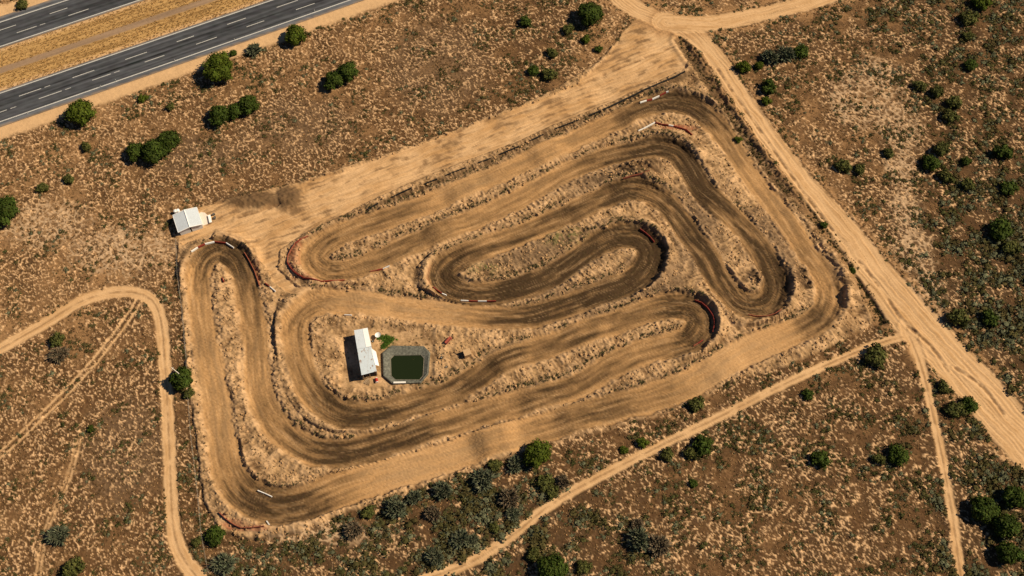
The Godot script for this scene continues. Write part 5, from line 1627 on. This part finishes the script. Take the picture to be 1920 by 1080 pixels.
	for k in 4:
		var pt: Array = JUNK[k]
		var jt := thing("tyre", JUNK_LABELS[k], "tyre", Vector3(pt[0], ground_y(pt[0], pt[1]), pt[1]), 0.0, "old tyres between shed and pond")
		var tm := TorusMesh.new()
		tm.inner_radius = 0.22
		tm.outer_radius = 0.45
		tm.rings = 14
		tm.ring_segments = 8
		part("tread", tm, paint("tyre_rubber", 0.015, 0.015, 0.016, 0.8), jt, Vector3(0, 0.12, 0))
		var rim := Shape.new()
		rim.tube(Vector3(0, 0.04, 0), Vector3(0, 0.12, 0), 0.23, 0.23, 10)
		part("rim", rim.done(), paint("tyre_rim", 0.25, 0.24, 0.22, 0.5), jt)

func make_pond() -> void:
	var outer := POND_OUTER
	var inner := POND_WATER
	var c := Vector3.ZERO
	for p in inner: c += Vector3(p[0], 0, p[1]) / inner.size()
	c.y = ground_y(c.x, c.z)
	var t := thing("pond", "octagonal lined pond of dark green water beside the long shed", "pond", c)
	var loops := [[], [], [], [], []]
	for k in outer.size():
		var o := Vector3(outer[k][0] - c.x, 0, outer[k][1] - c.z)
		var i := Vector3(inner[k][0] - c.x, 0, inner[k][1] - c.z)
		loops[0].append(o * 1.03 + Vector3(0, -0.4, 0))
		loops[1].append(o + Vector3(0, 0.85, 0))
		loops[2].append(o.lerp(i, 0.16) + Vector3(0, 0.9, 0))
		loops[3].append(i * 1.03 + Vector3(0, 0.25, 0))
		loops[4].append(i * 0.9 + Vector3(0, -0.3, 0))
	var s := Shape.new()
	s.rings([loops[0], loops[1], loops[2], loops[3], loops[4]])
	var liner := StandardMaterial3D.new()
	liner.resource_name = "dusty_liner"
	liner.albedo_color = lin(0.17, 0.17, 0.14)
	liner.uv1_triplanar = true
	liner.uv1_world_triplanar = true
	liner.uv1_scale = Vector3(0.07, 0.07, 0.07)
	liner.albedo_texture = noise_tex(0.03, 5, 0.28, 1.0, 55)
	liner.roughness = 0.75
	part("liner", s.done(), liner, t)
	var kerb := Shape.new()
	var k1 := []
	var k2 := []
	var k3 := []
	for k in inner.size():
		var i := Vector3(inner[k][0] - c.x, 0, inner[k][1] - c.z)
		k1.append(i * 1.045 + Vector3(0, 0.28, 0))
		k2.append(i * 1.03 + Vector3(0, 0.36, 0))
		k3.append(i * 1.005 + Vector3(0, 0.05, 0))
	kerb.rings([k1, k2, k3])
	part("inner_kerb", kerb.done(), paint("stone_kerb", 0.30, 0.26, 0.19, 0.9, 0.0, 0.4), t)
	var wl := []
	for p in inner: wl.append(Vector3(p[0] - c.x, 0, p[1] - c.z) * 1.01 + Vector3(0, 0.14, 0))
	var ws := Shape.new()
	ws.fan(wl)
	var water := StandardMaterial3D.new()
	water.resource_name = "algae_water"
	water.albedo_color = lin(0.012, 0.018, 0.006)
	water.roughness = 0.12
	water.metallic_specular = 0.3
	part("water", ws.done(), water, t)
	var b := PLANK
	var mid := Vector3((b[0][0] + b[1][0]) / 2, 0, (b[0][1] + b[1][1]) / 2)
	var pl := thing("white_beam", "white beam resting on the lower rim of the pond", "beam", Vector3(mid.x, c.y + 0.88, mid.z), 0.0)
	var ps := Shape.new()
	ps.box(Vector3(0, 0.16, 0), Vector3(3.7, 0.3, 0.55), 0.02, 0.06)
	part("beam", ps.done(), paint("white_beam", 0.74, 0.72, 0.68, 0.7, 0.0, 0.1), pl)
	# crate and red trough right of the pond
	var cr := thing("wooden_box", "tan cube shaped box casting a black shadow right of the pond", "box", Vector3(BOX[0], ground_y(BOX[0], BOX[1]) - 0.05, BOX[1]), 0.35)
	var cs := Shape.new()
	cs.box(Vector3(0, 0.95, 0), Vector3(2.1, 1.9, 2.0), 0.0, 0.12)
	part("body", cs.done(), paint("raw_board", 0.46, 0.29, 0.15, 0.9, 0.0, 0.3), cr)
	var cl := Shape.new()
	cl.box(Vector3(0, 1.96, 0), Vector3(2.2, 0.12, 2.1), 0.0, 0.04)
	part("lid", cl.done(), paint("pale_board", 0.52, 0.34, 0.19, 0.9, 0.0, 0.25), cr)
	var tr := thing("red_trough", "narrow faded red trough tilted on the earth right of the pond", "trough", Vector3(TROUGH[0], ground_y(TROUGH[0], TROUGH[1]) - 0.05, TROUGH[1]), -0.65)
	var red := paint("faded_red", 0.36, 0.085, 0.06, 0.8, 0.0, 0.35)
	var base := Shape.new()
	base.box(Vector3(0, 0.5, 0), Vector3(0.9, 0.25, 2.6), 0.0, 0.03)
	part("bed", base.done(), red, tr)
	for x in [-1, 1]:
		var sd := Shape.new()
		sd.box(Vector3(x * 0.42, 0.75, 0), Vector3(0.1, 0.4, 2.6), 0.0, 0.02)
		part("side", sd.done(), red, tr)
		var lg := Shape.new()
		lg.box(Vector3(0, 0.2, x * 1.0), Vector3(0.7, 0.5, 0.14))
		part("leg", lg.done(), red, tr)
	# pale pole leaning through the tree by the left dirt track
	var a := POLE
	var lp := thing("leaning_pole", "pale bare pole leaning through the tree beside the left track", "pole", Vector3(a[0], ground_y(a[0], a[1]) - 0.2, a[1]))
	var po := Shape.new()
	po.tube(Vector3(0, 0, 0), Vector3(-2.6, 8.6, -0.6), 0.16, 0.11, 8)
	part("shaft", po.done(), paint("bleached_wood", 0.62, 0.58, 0.52, 0.7), lp)
	var pa := Shape.new()
	pa.tube(Vector3(-2.3, 7.9, -1.0), Vector3(-2.6, 8.2, 0.1), 0.05, 0.05, 6)
	part("cross_arm", pa.done(), paint("bleached_arm", 0.5, 0.46, 0.4, 0.7), lp)


func _ready() -> void:
	# --- camera, sky, sun, exposure
	var cam := Camera3D.new()
	cam.name = "camera"
	cam.fov = 30.0
	cam.far = 6000.0
	cam.near = 1.0
	cam.position = Vector3(0, 300, 159.513)
	cam.rotation_degrees = Vector3(-62, 0, 0)
	add_child(cam)
	cam.current = true
	var env := Environment.new()
	env.background_mode = Environment.BG_SKY
	var sky := Sky.new()
	var sm := ProceduralSkyMaterial.new()
	sm.sky_top_color = Color(0.27, 0.38, 0.55)
	sm.sky_horizon_color = Color(0.62, 0.66, 0.70)
	sm.ground_horizon_color = Color(0.5, 0.42, 0.33)
	sm.ground_bottom_color = Color(0.35, 0.26, 0.18)
	sm.sun_angle_max = 0.0
	sky.sky_material = sm
	env.sky = sky
	env.background_energy_multiplier = 0.4
	env.tonemap_mode = Environment.TONE_MAPPER_LINEAR
	env.tonemap_exposure = 1.42
	env.sdfgi_enabled = true
	env.ssao_enabled = true
	env.ssil_enabled = true
	var we := WorldEnvironment.new()
	we.name = "world_environment"
	we.environment = env
	add_child(we)
	var sun := DirectionalLight3D.new()
	sun.name = "sun"
	sun.light_energy = 1.5
	sun.light_color = Color(1.0, 0.92, 0.78)
	sun.light_angular_distance = 0.5
	sun.shadow_enabled = true
	add_child(sun)
	sun.look_at_from_position(Vector3.ZERO, Vector3(-4.0, -4.0, 0.5))
	# --- the place
	make_terrain()
	make_highway()
	make_hut()
	make_shed()
	make_pond()
	make_trees()
	make_barriers()
	make_scrub()
	print("done ", Time.get_ticks_msec())
